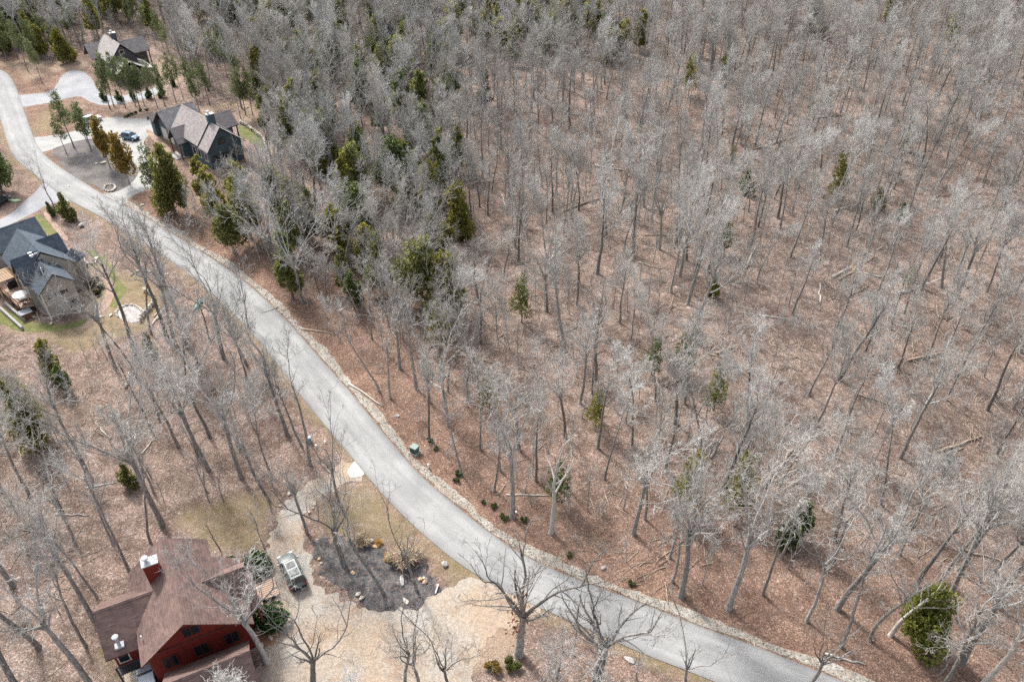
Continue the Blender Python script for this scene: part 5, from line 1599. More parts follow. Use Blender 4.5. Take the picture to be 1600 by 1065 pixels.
HT = [
 # left of the road, between the red house and the road
 (253, 818, 570, 'oak_big', 0, "large forked oak on brown leaves, upslope from the red house roof ridge"),
 (235, 847, 690, 'slim', 0, "slender tree with its foot at the red house's upper roof corner"),
 (325, 733, 520, 'oak_fork', 0, "stout twin topped tree in the middle of the woods left of the road"),
 (309, 714, 540, 'slim', 1, "thinner tree close behind the stout twin topped one left of the road"),
 (377, 745, 525, 'oak_fork', 1, "tall forked tree beside a broken pale snag left of the road"),
 (372, 699, 545, 'dead', 0, "broken pale snag standing left of the road"),
 (421, 783, 600, 'slim_fork', 0, "dark slim tree leaning left at the end of the gravel drive"),
 (449, 679, 490, 'oak_tall', 0, "tall straight tree between two roadside trees left of the road, above the teal pedestal"),
 (485, 726, 525, 'slim', 2, "dark slim tree with its foot beside the teal pedestal"),
 (237, 674, 520, 'slim', 3, "dark double looking thin tree up the left woods"),
 (250, 658, 545, 'slim_fork', 1, "thin tree right behind the dark thin one up the left woods"),
 (176, 848, 700, 'slim', 4, "slender leaning tree left of the red house ridge, above the chimney"),
 (133, 731, 560, 'oak_tall', 1, "tall tree below the olive cedar in the left woods"),
 (98, 801, 610, 'slim', 5, "thin dark tree under the left woods crowns near the left edge"),
 (116, 847, 690, 'slim_fork', 2, "thin tree on leaves left of the slender leaning one"),
 (349, 781, 700, 'sapling', 0, "bushy sapling below the stout twin topped tree"),
 (325, 770, 705, 'sapling', 1, "leaning sapling left of the bushy one on the leaf slope"),
 (344, 858, 800, 'sapling', 2, "small spreading ornamental tree at the red house's back lawn"),
 (200, 888, 700, 'slim', 6, "slender tree whose foot touches the red house's left roof edge"),
 (146, 966, 770, 'oak_tall', 2, "thick trunk beside the small wing of the red house"),
 (152, 933, 790, 'slim', 7, "slim tree just left of the red house wing, behind the thick trunk"),
 (134, 1008, 830, 'slim', 8, "slender tree left of the red house wing's dark slope"),
 (139, 1066, 840, 'oak_fork', 2, "thick tree in the lower left corner near the red house"),
 (60, 1010, 790, 'oak_tall', 3, "tree with a dense pale crown at the lower left edge"),
 (28, 1075, 830, 'oak_fork', 3, "forked tree at the very lower left corner"),
 (20, 915, 690, 'oak_tall', 4, "tall tree by the left edge level with the red chimney"),
 # by the slate house
 (214, 560, 345, 'oak_tall', 5, "tall mottled trunk crossing the flagstone patio"),
 (275, 540, 335, 'oak_fork', 4, "tall tree left of the green canoe, second trunk from it"),
 (292, 543, 330, 'slim', 9, "thin reddish trunk nearest the green canoe on its left"),
 (262, 530, 320, 'oak_tall', 6, "tall tree in the clump between patio and canoe"),
 (326, 528, 410, 'slim_fork', 3, "thin tree right of the green canoe"),
 (180, 575, 390, 'oak_fork', 5, "tall tree before the taupe gable wall of the slate roofed house"),
 (236, 522, 350, 'slim', 10, "thin tree at the end of the curved stone wall"),
 (388, 512, 410, 'sparse', 0, "small spindly tree at the left road edge right of the canoe"),
 (88, 331, 235, 'slim_fork', 4, "thin forked tree standing before the grey drive mouth"),
 # island and mulch bed
 (480, 833, 690, 'oak_fork', 6, "dark twin trunk on the right rim of the gravel drive above the silver car"),
 (537, 883, 650, 'open_b', 0, "dark crooked tree rising from the left of the mulch bed"),
 (599, 926, 715, 'slim_fork', 5, "slanting dark tree with its foot in the middle of the mulch bed"),
 (651, 922, 780, 'sparse', 1, "thin dark sapling tree among stones at the mulch bed tip"),
 (533, 792, 650, 'sparse', 2, "dark bushy sapling on dry grass below the white apron"),
 # lower edge
 (397, 1046, 850, 'pale', 0, "pale sprawling tree leaning its limbs over the red house garage"),
 (492, 1078, 880, 'open_b', 1, "bare twin stemmed tree on the sandy drive right of the junipers"),
 (634, 1076, 920, 'sparse', 3, "airy young tree at the bottom, between drive and pale gravel"),
 (654, 1082, 930, 'sparse', 4, "airy young tree right beside its twin at the bottom of the drive"),
 (810, 1022, 755, 'open', 0, "big dark spreading roadside tree with dead brown leaves on its trunk"),
 (931, 1070, 880, 'open', 1, "dark spreading tree with wide limbs over the lower road"),
 (1073, 1080, 960, 'sparse', 5, "thin bare tree at the lower road edge, right of the spreading one"),
 (1262, 1075, 880, 'sparse', 6, "pale thin stemmed tree at the lower road end"),
 (705, 1090, 960, 'sparse', 7, "small bare snag poking up from the pale gravel at the bottom"),
 # right of the road, front row
 (721, 742, 590, 'slim', 11, "dark slim tree right of the marker post"),
 (801, 807, 585, 'oak_big', 1, "big forked tree right of the road with spreading pale limbs"),
 (861, 832, 650, 'dead', 1, "pale dead tree with crooked white limbs right of the big forked tree"),
 (750, 702, 560, 'slim', 12, "slim tree between the marker post tree and the big forked one"),
 (781, 735, 580, 'slim', 13, "thin tree just behind the big forked tree"),
 (934, 700, 560, 'oak_tall', 7, "tall tree by the olive cedar in the right woods"),
 (945, 748, 600, 'slim', 14, "thin dark tree behind and right of the pale dead tree"),
 (990, 834, 640, 'oak_fork', 7, "stout forked tree standing alone on brown leaves above the lower road"),
 (1008, 811, 640, 'slim', 15, "dark slim tree right behind the stout forked one above the lower road"),
 (1040, 733, 560, 'slim_fork', 6, "thin tree left of the two small cedars in the right woods"),
 (974, 796, 680, 'sapling', 3, "thin sapling between the pale dead tree and the stout forked one"),
 (1064, 931, 690, 'oak_big', 2, "big pale forked tree closest to the road, lower centre"),
 (1050, 908, 740, 'slim_fork', 7, "slanting slim tree just left of the big pale forked one"),
 (1138, 950, 700, 'oak_big', 3, "big pale limbed tree above the gravel ditch, lower right"),
 (1192, 929, 760, 'slim', 16, "slender pale tree right of the big pale limbed one"),
 (1260, 970, 760, 'slim_fork', 8, "slim grey tree above the ditch in the lower right woods"),
 (1308, 951, 690, 'oak_fork', 8, "tall leaning forked tree in the lower right woods"),
 (1314, 1010, 800, 'slim', 17, "slim pale tree nearest the ditch left of the round cedar"),
 (1359, 1000, 760, 'slim_fork', 9, "crooked grey tree just left of the round cedar"),
 (1391, 992, 870, 'dead', 2, "pale short trunk half hidden by the round cedar"),
 (1474, 952, 720, 'oak_tall', 8, "tall leaning tree touching the round cedar's right side"),
 (1502, 1036, 740, 'oak_fork', 9, "tall pale tree in the lower right corner, right of the round cedar"),
 (1558, 940, 720, 'oak_big', 4, "thick dark trunk at the right edge above the corner"),
 (1535, 1070, 900, 'dead', 3, "bleached snag with white limbs in the lower right corner"),
 (1432, 912, 720, 'oak_tall', 9, "stout tree behind the round cedar"),
 (1472, 902, 690, 'slim', 18, "dark thin tree upslope from the round cedar"),
 (1220, 871, 700, 'slim', 19, "dark thin tree beside the small cedar in the lower right woods"),
 (1231, 888, 780, 'sapling', 4, "pale thin sapling stem beneath the small cedar in the lower right woods"),
 (1305, 841, 690, 'oak_tall', 0, "pale straight tree in the middle of the lower right woods"),
 (592, 610, 455, 'slim', 0, "dark leaning slim tree above the long pole at the roadside"),
 (610, 622, 470, 'slim_fork', 1, "slim tree next to the dark leaning one above the roadside pole"),
 (650, 607, 440, 'oak_tall', 1, "dark stout tree in the first row above the road, uphill of the pole"),
 (671, 629, 480, 'slim', 2, "thin tree right of the dark stout one in the first row"),
 (700, 664, 500, 'oak_fork', 2, "pale crowned forked tree above the utility cabinet"),
 (581, 529, 400, 'slim', 5, "slim tree in the first row near the second roadside log"),
 (625, 576, 420, 'oak_tall', 2, "tree with pale crown behind the dark leaning slim one"),
 (883, 682, 530, 'oak_fork', 3, "pale crooked tree between the forked tree and the olive cedar"),
 (906, 629, 470, 'oak_tall', 3, "dark tall trunk with a flared foot left of the olive cedar"),
 (925, 614, 480, 'slim', 6, "thin dark trunk above the olive cedar"),
 (1049, 300, 195, 'slim_fork', 0, "crooked dark tree uphill in the central woods"),
 (1556, 337, 210, 'oak_fork', 5, "pale leaning stout tree near the right edge, upper woods"),
 (1496, 465, 300, 'oak_fork', 6, "stout pale clustered trunk in the right woods"),
 (1368, 465, 330, 'oak_tall', 5, "dark stout trunk near fallen logs in the right woods"),
]
lim_of = {}
for i, (px, py, ty, kind, sd, lab) in enumerate(HT):
    meshes, H = hero_meshes(kind, sd)
    p = at(px, py, 0.0) if px != 397 else RED.M @ Vector((5.1, -8.3, 0))
    h = height_for(px, py, ty)
    s = min(max(h / H, 0.55), 1.35)
    tilt = {421: (0.17, math.pi), 599: (0.20, 2.6), 592: (0.12, 2.9), 537: (0.10, 2.4), 397: (0.10, 2.6), 176: (0.1, 2.9)}.get(px)
    nm = {'dead': "dead_tree", 'sapling': "sapling"}.get(kind, "bare_tree")
    o = tree_object(nm, meshes, p.x, p.y, s, (i * 2.399) % 6.28, lab, "tree" if kind != 'sapling' else "sapling", "bare trees in the woods" if nm == "bare_tree" else None, tilt)
    if kind == 'open' and sd == 0: BIGTREE = o
    taken.append((p.x, p.y, 2.6 if kind != 'sapling' else 1.3))
# dead brown leaves clinging to the big roadside tree
r = np.random.default_rng(77)
V, Q = [], []
for i in range(200):
    z = r.uniform(2.4, 6.6); a = r.uniform(0, 6.28); q = r.uniform(0.15, 0.25) + (0.75 if r.random() < 0.5 else 0.2) * r.random()
    c = np.array([q * math.cos(a), q * math.sin(a), z]); u = r.normal(0, 1, 3); u /= np.linalg.norm(u); w = np.cross(u, r.normal(0, 1, 3)); w /= np.linalg.norm(w)
    s = r.uniform(0.06, 0.15); o = len(V)
    V += [c - u * s, c + w * s * .6, c + u * s, c - w * s * .6]; Q.append((o, o + 1, o + 2, o + 3))
lv = link("dead_leaves", arr_mesh("dead_leaves", np.array(V), np.array(Q), np.zeros(len(Q)), [M_DEADLEAF], False), BIGTREE)
lv["kind"] = 'stuff'

# ---- evergreens one can pick out
CT = [
 (1430, 1006, 920, 5, 'sunny', "round bright cedar in the lower right woods"),
 (930, 672, 612, 1, 'olive', "narrow olive cedar in the right woods"),
 (1115, 640, 572, 0, 'mid', "bushy green cedar in the middle of the right woods"),
 (1018, 585, 527, 0, 'dark', "dark cedar left of the middle pair in the right woods"),
 (1062, 590, 525, 2, 'dark', "dark cedar right of the middle pair in the right woods"),
 (1241, 845, 775, 4, 'dark', "small cedar with bare stems in the lower right woods"),
 (870, 782, 722, 2, 'dark', "dark cedar behind the pale dead tree"),
 (1072, 800, 710, 0, 'olive', "thin olive cedar veiled by pale limbs, lower centre, left one"),
 (1150, 800, 708, 0, 'olive', "thin olive cedar veiled by pale limbs, lower centre, right one"),
 (1165, 298, 262, 4, 'dark', "small umbrella shaped cedar alone in the upper right woods"),
 (1110, 478, 445, 4, 'olive', "low cedar bush alone on brown leaves, right woods"),
 (1131, 396, 345, 1, 'dark', "slim cedar on a bare stem in the central right woods"),
 (1375, 305, 272, 4, 'olive', "small olive cedar in the upper right woods"),
 (1413, 322, 295, 4, 'dark', "little dark cedar right of the small olive one, upper right woods"),
 (1310, 290, 215, 1, 'olive', "faint tall cedar among trunks in the upper right woods"),
 (718, 330, 288, 4, 'dark', "dark small cedar at the edge of the dense centre woods"),
 (815, 500, 425, 1, 'mid', "slim cedar in the centre woods"),
 (765, 640, 588, 2, 'olive', "small cedar at the foot of pale crowns above the big forked tree"),
 (688, 545, 470, 1, 'olive', "narrow olive cedar left of centre in the woods above the pole"),
 (540, 455, 385, 1, 'mid', "upright cedar above the roadside in the dense woods"),
 (555, 480, 425, 2, 'dark', "cedar just below the upright one above the roadside"),
 (58, 690, 595, 5, 'olive', "rounded olive cedar near the left edge below the slate roofed house"),
 (88, 590, 530, 0, 'olive', "olive cedar above the rounded one near the left edge"),
 (105, 610, 570, 2, 'dark', "dark small cedar right of the olive pair near the left edge"),
 (204, 758, 725, 4, 'mid', "tiny cedar by the large forked oak"),
 (243, 570, 520, 1, 'olive', "thin olive cedar below the flagstone patio"),
 (275, 334, 230, 5, 'rust', "big dark green cedar in front of the taupe roofed house"),
 (291, 332, 270, 1, 'dark', "narrower cedar joined to the big one before the taupe roofed house"),
 (203, 288, 208, 3, 'brown', "rusty brown cedar at the oval island, right one"),
 (172, 262, 183, 3, 'brown', "rusty brown cedar at the oval island, left one"),
 (108, 343, 303, 4, 'mid', "bushy young pine beside the grey drive mouth"),
 (82, 338, 316, 4, 'dark', "small dark evergreen left of the bushy young pine"),
 (4, 300, 215, 5, 'dark', "dark evergreen cut by the left edge above the black car"),
 (418, 210, 140, 1, 'mid', "slender cedar right of the taupe roofed house, left of the pair"),
 (441, 205, 150, 1, 'brown', "rusty tinged cedar right of the taupe roofed house, right of the pair"),
 (465, 175, 100, 0, 'mid', "cedar in the green cluster beyond the taupe roofed house, left"),
 (515, 215, 145, 3, 'dark', "dark broad cedar in the green cluster beyond the taupe roofed house"),
 (560, 245, 190, 3, 'mid', "broad cedar at the lower end of the green cluster"),
 (610, 285, 225, 0, 'dark', "dark cedar under pale crowns right of the green cluster"),
 (570, 345, 310, 2, 'mid', "small cedar in the dense woods above the road bend"),
 (490, 45, 0, 3, 'mid', "broad cedar at the top edge, left of centre"),
 (540, 60, 15, 0, 'dark', "dark cedar at the top edge right of the broad one"),
 (585, 95, 40, 3, 'mid', "cedar in the top woods, left of a pair"),
 (612, 110, 55, 0, 'dark', "cedar in the top woods, right of a pair"),
 (480, 130, 70, 1, 'dark', "tall dark cedar above the green cluster"),
 (905, 30, -10, 3, 'mid', "cedar at the top edge of the photo, centre"),
 (945, 90, 25, 3, 'dark', "dark cedar just below the top edge one, centre"),
 (790, 20, -15, 3, 'dark', "dark cedar cut by the top edge left of centre"),
 (1132, 115, 55, 1, 'olive', "olive cedar in the far woods right of centre"),
 (1075, 150, 85, 1, 'olive', "slim olive cedar in the far woods"),
 (965, 75, 30, 0, 'mid', "cedar right of the dark one near the top centre"),
 (655, 150, 110, 2, 'mid', "small cedar among pale crowns, top centre left"),
 (1275, 20, -20, 3, 'dark', "dark evergreens at the top edge, right of centre"),
 (1400, 90, 50, 1, 'olive', "faint olive cedar in the far right woods"),
]
for i, (px, py, ty, k, colr, lab) in enumerate(CT):
    if px > 600 and py > 130 and px != 1430 and k != 4: k = 6 if k in (0, 1) else 7   # thin, see-through ones inside the woods
    p = at(px, py); h = max(1.5, height_for(px, py, ty)); tr, cr, H = CEDARS[k]
    o = tree_object("cedar_tree", [("trunk", tr), ("crown", cr)], p.x, p.y, min(h / H, 1.7), (i * 2.1) % 6.28, lab, "cedar", "cedars in the woods")
    crown_of(o).color = GREEN[colr]
    w_ = {1430: 0.76, 275: 0.7, 291: 0.6, 203: 0.62, 172: 0.55, 58: 0.75, 4: 0.8}.get(px, 0.9)
    o.scale = (o.scale[0] * w_, o.scale[1] * w_, o.scale[2])
    if colr == 'brown': crown_of(o).color = (1.35, 0.92, 0.75, 1)
    taken.append((p.x, p.y, 1.8))

# pines with bare stems round the oval drive and the far house
PT = [(116, 231, 140), (136, 222, 170), (143, 236, 160), (104, 240, 190), (178, 166, 78), (172, 170, 95), (196, 168, 80), (212, 166, 86), (219, 170, 90), (226, 166, 96), (246, 168, 92), (258, 166, 98), (275, 160, 80), (287, 156, 85),
      (250, 318, 225), (300, 150, 85), (318, 152, 90), (312, 175, 100), (328, 165, 95), (376, 185, 110), (384, 180, 105), (60, 100, 25), (44, 112, 30), (28, 92, 20), (75, 80, 15), (95, 70, 12), (112, 66, 8), (215, 50, -5), (232, 60, 5), (205, 45, -5),
      (255, 75, 15), (268, 95, 30), (120, 60, 0), (340, 110, 45), (355, 120, 55), (400, 100, 40), (425, 90, 30), (372, 140, 70), (160, 40, -8), (185, 38, -12), (66, 130, 60), (12, 95, 30), (395, 180, 105), (445, 110, 45)]
for i, (px, py, ty) in enumerate(PT):
    p = at(px, py); tr, cr, H = PINES[i % 3]
    h = height_for(px, py, ty)
    rowd = "round the oval drive" if py > 200 else ("in front of the far tan roofed house" if 140 < py and px < 300 else ("behind the taupe roofed house" if py > 125 else "at the far clearing"))
    o = tree_object("pine_tree", [("trunk", tr), ("crown", cr)], p.x, p.y, min(max(h / H, 0.6), 1.3), i * 1.7, None, "pine", "bare stemmed pines " + rowd)
    if py < 200: o.scale = (o.scale[0] * 0.8, o.scale[1] * 0.8, o.scale[2])
    o["_px"], o["_py"], o["_row"] = px, py, rowd
    taken.append((p.x, p.y, 1.6))
rows = {}
for o in [o for o in bpy.data.objects if "_row" in o]:
    rows.setdefault(o["_row"], []).append(o)
ORD = ["leftmost", "second from left", "third from left", "fourth from left", "fifth from left", "sixth from left", "seventh from left", "eighth from left", "ninth from left", "tenth from left"]
def ordinal(i, n):
    if i == n - 1 and n > 1: return "rightmost"
    if i < 10: return ORD[i]
    if n - 1 - i < 10: return ORD[n - 1 - i].replace("left", "right")
    names = {10: "eleventh", 11: "twelfth", 12: "thirteenth", 13: "fourteenth", 14: "fifteenth"}
    return names.get(i, f"{i + 1}th") + " from left"
for rw, L in rows.items():
    L.sort(key=lambda o: o["_px"])
    for i, o in enumerate(L):
        o["label"] = f"bare stemmed pine {rw}, {ordinal(i, len(L))}"
        for k in ("_px", "_py", "_row"): del o[k]

# ---- the woods at large
CLEAR = [ats(q) for q in [
    [(140, 860), (200, 835), (330, 830), (420, 860), (445, 960), (450, 1010), (420, 1120), (150, 1120), (130, 1020), (135, 940)],
    [(262, 822), (300, 795), (350, 780), (440, 776), (420, 850), (345, 868)],
    [(540, 700), (580, 740), (760, 900), (840, 960), (800, 1000), (740, 1120), (380, 1120), (430, 950), (480, 820), (430, 800), (470, 755)],
    [(-40, 330), (60, 280), (130, 330), (260, 400), (255, 490), (215, 510), (120, 545), (-40, 540)],
    [(40, 240), (60, 160), (230, 165), (300, 140), (420, 190), (430, 235), (400, 260), (320, 275), (240, 330), (190, 330)],
    [(-60, 200), (-60, 85), (60, 95), (110, 100), (160, 70), (235, 70), (290, 110), (290, 160), (150, 175), (60, 240)],
    [(-60, 340), (-60, 240), (40, 260), (80, 300)]]]
def free(X, Y, mn):
    ok = seg_dist(RN[::2], X, Y, False) > 3.2
    ok &= ~inside(ROAD[::2], X, Y)
    ok &= seg_dist(LN[::2], X, Y, False) > 2.4
    for P in CLEAR: ok &= ~inside(P, X, Y)
    return ok
def scatter(n, mind, seed, dens=None, own=True):
    r = np.random.default_rng(seed)
    X = r.uniform(-215, 205, n); Y = r.uniform(18, 285, n)
    px = 800 + FPX * X / (Y * _cp + CAM_H * _sp); py = 532.5 + FPX * (CAM_H * _cp - Y * _sp) / (Y * _cp + CAM_H * _sp)
    ok = (px > -260) & (px < 1860) & (py < 1330) & free(X, Y, mind)
    if dens is not None: ok &= r.random(n) < dens(X, Y, px, py)
    pts = []
    cell = {}
    for x, y, q in ([t for t in taken] if own else []):
        cell.setdefault((int(x // 4), int(y // 4)), []).append((x, y, q))
    for x, y in zip(X[ok], Y[ok]):
        cx, cy = int(x // 4), int(y // 4)
        m = mind
        bad = False
        for i in (-1, 0, 1):
            for j in (-1, 0, 1):
                for (a, b, q) in cell.get((cx + i, cy + j), ()):
                    if (a - x) ** 2 + (b - y) ** 2 < max(m, q) ** 2: bad = True; break
        if bad: continue
        cell.setdefault((cx, cy), []).append((x, y, m)); pts.append((x, y))
    return np.array(pts)
def dens_bare(X, Y, px, py):
    right = side_right(X, Y)
    d = np.where(right, 0.27, 0.21)
    band = right & (px < 760) & (py < 560)
    d = np.where(band, 0.64, d)
    d = np.where(py < 130, 0.5, d)
    d = np.where((px < 430) & (py < 200), 0.5, d)
    clump = 0.75 + 0.5 * np.sin(X * 0.13 + 1.7 * np.sin(Y * 0.07)) * np.sin(Y * 0.11)
    return d * clump
PTS = scatter(17000, 2.6, 3, dens_bare)
HOUSE_VIEWS = [(222, 150, 398, 240), (145, 40, 245, 118), (-20, 330, 140, 500), (145, 838, 415, 1080), (60, 200, 215, 310), (160, 122, 245, 150)]
def hides(x, y, h):
    """does a tree here stand in the open yard in front of a house"""
    for t in (0.45, 0.75, 1.0):
        a, b, _ = proj(x, y, h * t)
        for (x0, y0, x1, y1) in HOUSE_VIEWS:
            if x0 - 12 < a < x1 + 12 and y0 < b < y1: return True
    return False
PTS = np.array([p for p in PTS if not hides(p[0], p[1], 15.0)])
rr = np.random.default_rng(9)
kinds = rr.choice(len(WOODS), len(PTS), p=np.array([.13, .12, .13, .11, .08, .12, .10, .09, .07, .05]))
scl = rr.uniform(0.62, 1.1, len(PTS)) ** 0.85; rots = rr.uniform(0, 6.28, len(PTS)); tl = np.abs(rr.normal(0, 0.07, len(PTS))); ta = rr.uniform(0, 6.28, len(PTS))
cand = []
for i, (x, y) in enumerate(PTS):
    h = WOODS[kinds[i]][2] * scl[i]
    bx, by, dep = proj(x, y, 0); tx, ty, d2 = proj(x, y, h)
    vis = (-10 < bx < 1610) and (by > -30) and (ty < 1065) and (by < 1110)
    cand.append((h / dep if vis else -1, i, bx, by))
cand.sort(reverse=True)
n_hero = sum(1 for t in HT if t[3] not in ('dead', 'sapling'))
N_IND = 300 - n_hero
ind = [c for c in cand[:N_IND] if c[0] > 0]
LAND = [(1000, "lower road end"), (940, "silver car"), (865, "red chimney"), (800, "straw shrub"), (735, "white apron"), (690, "utility cabinet"), (640, "roadside pole"), (590, "olive cedar"), (530, "upper log"), (470, "green canoe"), (400, "slate roofs"), (320, "stone ring"), (0, "oval drive")]
def zone(px, py):
    py = max(py, 0)
    side = "right" if side_right(np.array([at(px, py).x]), np.array([at(px, py).y]))[0] else "left"
    lv = next(n for y, n in LAND if py >= y)
    if side == "left": part = "left woods"
    else: part = "near right woods" if px < 850 else ("central right woods" if px < 1150 else ("mid right woods" if px < 1390 else "far right woods"))
    return part, lv
zs = {}
for s_, i, bx, by in ind:
    zs.setdefault(zone(bx, by), []).append((bx, i))
ind_ids = set()
def place_wood(i, label):
    tr, cr, H = WOODS[kinds[i]][:3]
    x, y = PTS[i]
    tree_object("bare_tree", [("trunk", tr), ("crown", cr)], x, y, scl[i], rots[i], label, "tree", "bare trees in the woods", (tl[i], ta[i]))
for (part, lv), L in zs.items():
    L.sort()
    for k, (bx, i) in enumerate(L):
        od = ordinal(k, len(L)) if len(L) > 1 else "alone"
        place_wood(i, f"{WT_DESC[kinds[i]]} bare tree, {od} in {part} level with {lv}")
        ind_ids.add(i)
# the farther woods, past counting: one object that repeats the kinds
def instancer(name, protosets, P, vid, rot, sc, label):
    me = bpy.data.meshes.new(name)
    me.vertices.add(len(P)); me.vertices.foreach_set("co", np.asarray(P, np.float32).ravel())
    a = me.attributes.new("vid", 'INT', 'POINT'); a.data.foreach_set("value", np.asarray(vid, np.int32))
    a = me.attributes.new("rot", 'FLOAT_VECTOR', 'POINT'); a.data.foreach_set("vector", np.asarray(rot, np.float32).ravel())
    a = me.attributes.new("scl", 'FLOAT', 'POINT'); a.data.foreach_set("value", np.asarray(sc, np.float32))
    ob = link(name, me)
    g = bpy.data.node_groups.new(name + "_spread", 'GeometryNodeTree')
    g.interface.new_socket("Geometry", in_out='INPUT', socket_type='NodeSocketGeometry')
    g.interface.new_socket("Geometry", in_out='OUTPUT', socket_type='NodeSocketGeometry')
    N = g.nodes.new
    gi, go, jn = N("NodeGroupInput"), N("NodeGroupOutput"), N("GeometryNodeJoinGeometry")
    def na(n, t):
        x = N("GeometryNodeInputNamedAttribute"); x.data_type = t; x.inputs["Name"].default_value = n; return x.outputs["Attribute"]
    for si, protos in enumerate(protosets):
        pc = bpy.data.collections.new("%s_kinds_%d" % (name, si))
        for k, pm in enumerate(protos):
            pc.objects.link(bpy.data.objects.new("%s_kind_%d_%s" % (name, si, "abcdefghijklmnop"[k]), pm))
        ip = N("GeometryNodeInstanceOnPoints"); ci = N("GeometryNodeCollectionInfo")
        ci.inputs["Collection"].default_value = pc
        ci.inputs["Separate Children"].default_value = True
        ci.inputs["Reset Children"].default_value = True
        ip.inputs["Pick Instance"].default_value = True
        g.links.new(gi.outputs[0], ip.inputs["Points"])
        g.links.new(ci.outputs[0], ip.inputs["Instance"])
        g.links.new(na("vid", 'INT'), ip.inputs["Instance Index"])
        g.links.new(na("rot", 'FLOAT_VECTOR'), ip.inputs["Rotation"])
        g.links.new(na("scl", 'FLOAT'), ip.inputs["Scale"])
        g.links.new(ip.outputs[0], jn.inputs[0])
    g.links.new(jn.outputs[0], go.inputs[0])
    m = ob.modifiers.new("spread", 'NODES'); m.node_group = g
    return tag(ob, label, None, None, 'stuff')
rest = [i for i in range(len(PTS)) if i not in ind_ids]
RP = np.c_[PTS[rest], hills(PTS[rest, 0], PTS[rest, 1])]
RR = [(tl[i] * math.cos(ta[i]), tl[i] * math.sin(ta[i]), rots[i]) for i in rest]
instancer("far_woods", [[w[0] for w in WOODS], [w[1] for w in WOODS]], RP, [kinds[i] for i in rest], RR, [scl[i] for i in rest], "bare grey woodland running on beyond the single trees")
print("WOODS", len(PTS), "individual", len(ind_ids), "rest", len(rest))

# evergreens scattered in the dense band and the far woods: each its own tree
def dens_ev(X, Y, px, py):
    right = side_right(X, Y)
    d = np.where(right & (px < 720) & (px > 300) & (py < 520) & (py > 110), 0.55, 0.0)
    d = np.where(right & (py < 110) & (px < 1000), 0.42, d)
    d = np.where((px < 320) & (py < 110), 0.4, d)
    d = np.where(right & (px > 700) & (py < 300), np.maximum(d, 0.012), d)
    d = np.where(right & (px > 620) & (py > 300), np.maximum(d, 0.007), d)
    d = np.where(~right & (py > 480), 0.012, d)
    return d * (0.6 + 0.8 * (np.sin(X * 0.17 + Y * 0.06) * np.sin(Y * 0.13 - X * 0.04) > -0.1))
EV = scatter(4200, 3.2, 21, dens_ev)
EV = np.array([p for p in EV if not hides(p[0], p[1], 7.0)])
ev = []
for x, y in EV:
    bx, by, dep = proj(x, y, 0)
    tx, ty, _ = proj(x, y, 7)
    if -30 < bx < 1630 and ty > -40 or True:
        ev.append((bx, by, x, y))
ev.sort(key=lambda t: -t[1])
ev = ev[:246]
zs = {}
for bx, by, x, y in ev:
    zs.setdefault(zone(min(max(bx, 0), 1599), by), []).append((bx, by, x, y))
r = random.Random(5)
for (part, lv), L in zs.items():
    L.sort()
    for k, (bx, by, x, y) in enumerate(L):
        kk = r.choice([0, 1, 1, 2, 3, 0]) if bx < 760 or by < 130 else r.choice([6, 7])
        tr, cr, H = CEDARS[kk]
        cn_ = r.choice(['olive', 'olive', 'mid', 'mid', 'dark'])
        o = tree_object("cedar_tree", [("trunk", tr), ("crown", cr)], x, y, r.uniform(0.75, 1.2) * (0.75 if bx > 760 and by > 130 else 1.28), r.uniform(0, 6.28),
                        f"{ {'olive': 'olive', 'dark': 'dark green', 'mid': 'green'}[cn_]} cedar, {ordinal(k, len(L)) if len(L) > 1 else 'alone'} in {part} level with {lv}", "cedar", "cedars in the woods")
        c = GREEN[cn_]; q = r.uniform(0.95, 1.3)
        crown_of(o).color = (c[0] * q, c[1] * q, c[2] * q, 1)


# brush under the trees: nobody could count it
def brush_mesh(seed, n, L, mat=None):
    r = np.random.default_rng(seed); tb = TB()
    for i in range(n):
        a = r.uniform(0, 6.28); e = r.uniform(0.6, 1.45)
        grow(r, tb, (r.normal(0, 0.25), r.normal(0, 0.25), -0.05), (math.cos(a) * math.cos(e), math.sin(a) * math.cos(e), math.sin(e)), L * r.uniform(0.5, 1.1), 0.021, 1, 0.85, 0.013, None, 3)
    return tb.mesh("brush", [M_BRUSH, M_TWIG])
def pole_mesh(seed, H):
    tb, lb = bare_tree_parts(seed, H=H, r0=.065, clear=.35, nlimb=11, spread=.22, bend=.06, dens=1.1, minr=.012, maxlev=2)
    o = merge([tb] + lb)
    return arr_mesh("brush", np.vstack(o.V), np.vstack(o.Q), np.minimum(np.concatenate(o.mi), 1), [M_LIMB, M_TWIG], True)
BR = [brush_mesh(500, 8, 1.4), brush_mesh(501, 10, 1.9), brush_mesh(502, 7, 2.5), pole_mesh(503, 5.5), pole_mesh(504, 7.5), pole_mesh(505, 4.0)]
BP = scatter(52000, 0.8, 31, lambda X, Y, px, py: np.where(side_right(X, Y), 0.42, 0.2))
rb = np.random.default_rng(33)
print("BRUSH", len(BP))
instancer("undergrowth", [BR], np.c_[BP, hills(BP[:, 0], BP[:, 1])], rb.choice(6, len(BP), p=[.17, .16, .15, .20, .16, .16]), np.c_[np.zeros(len(BP)), np.zeros(len(BP)), rb.uniform(0, 6.28, len(BP))], rb.uniform(0.6, 1.25, len(BP)), "thin bare brush and saplings growing under the woods")
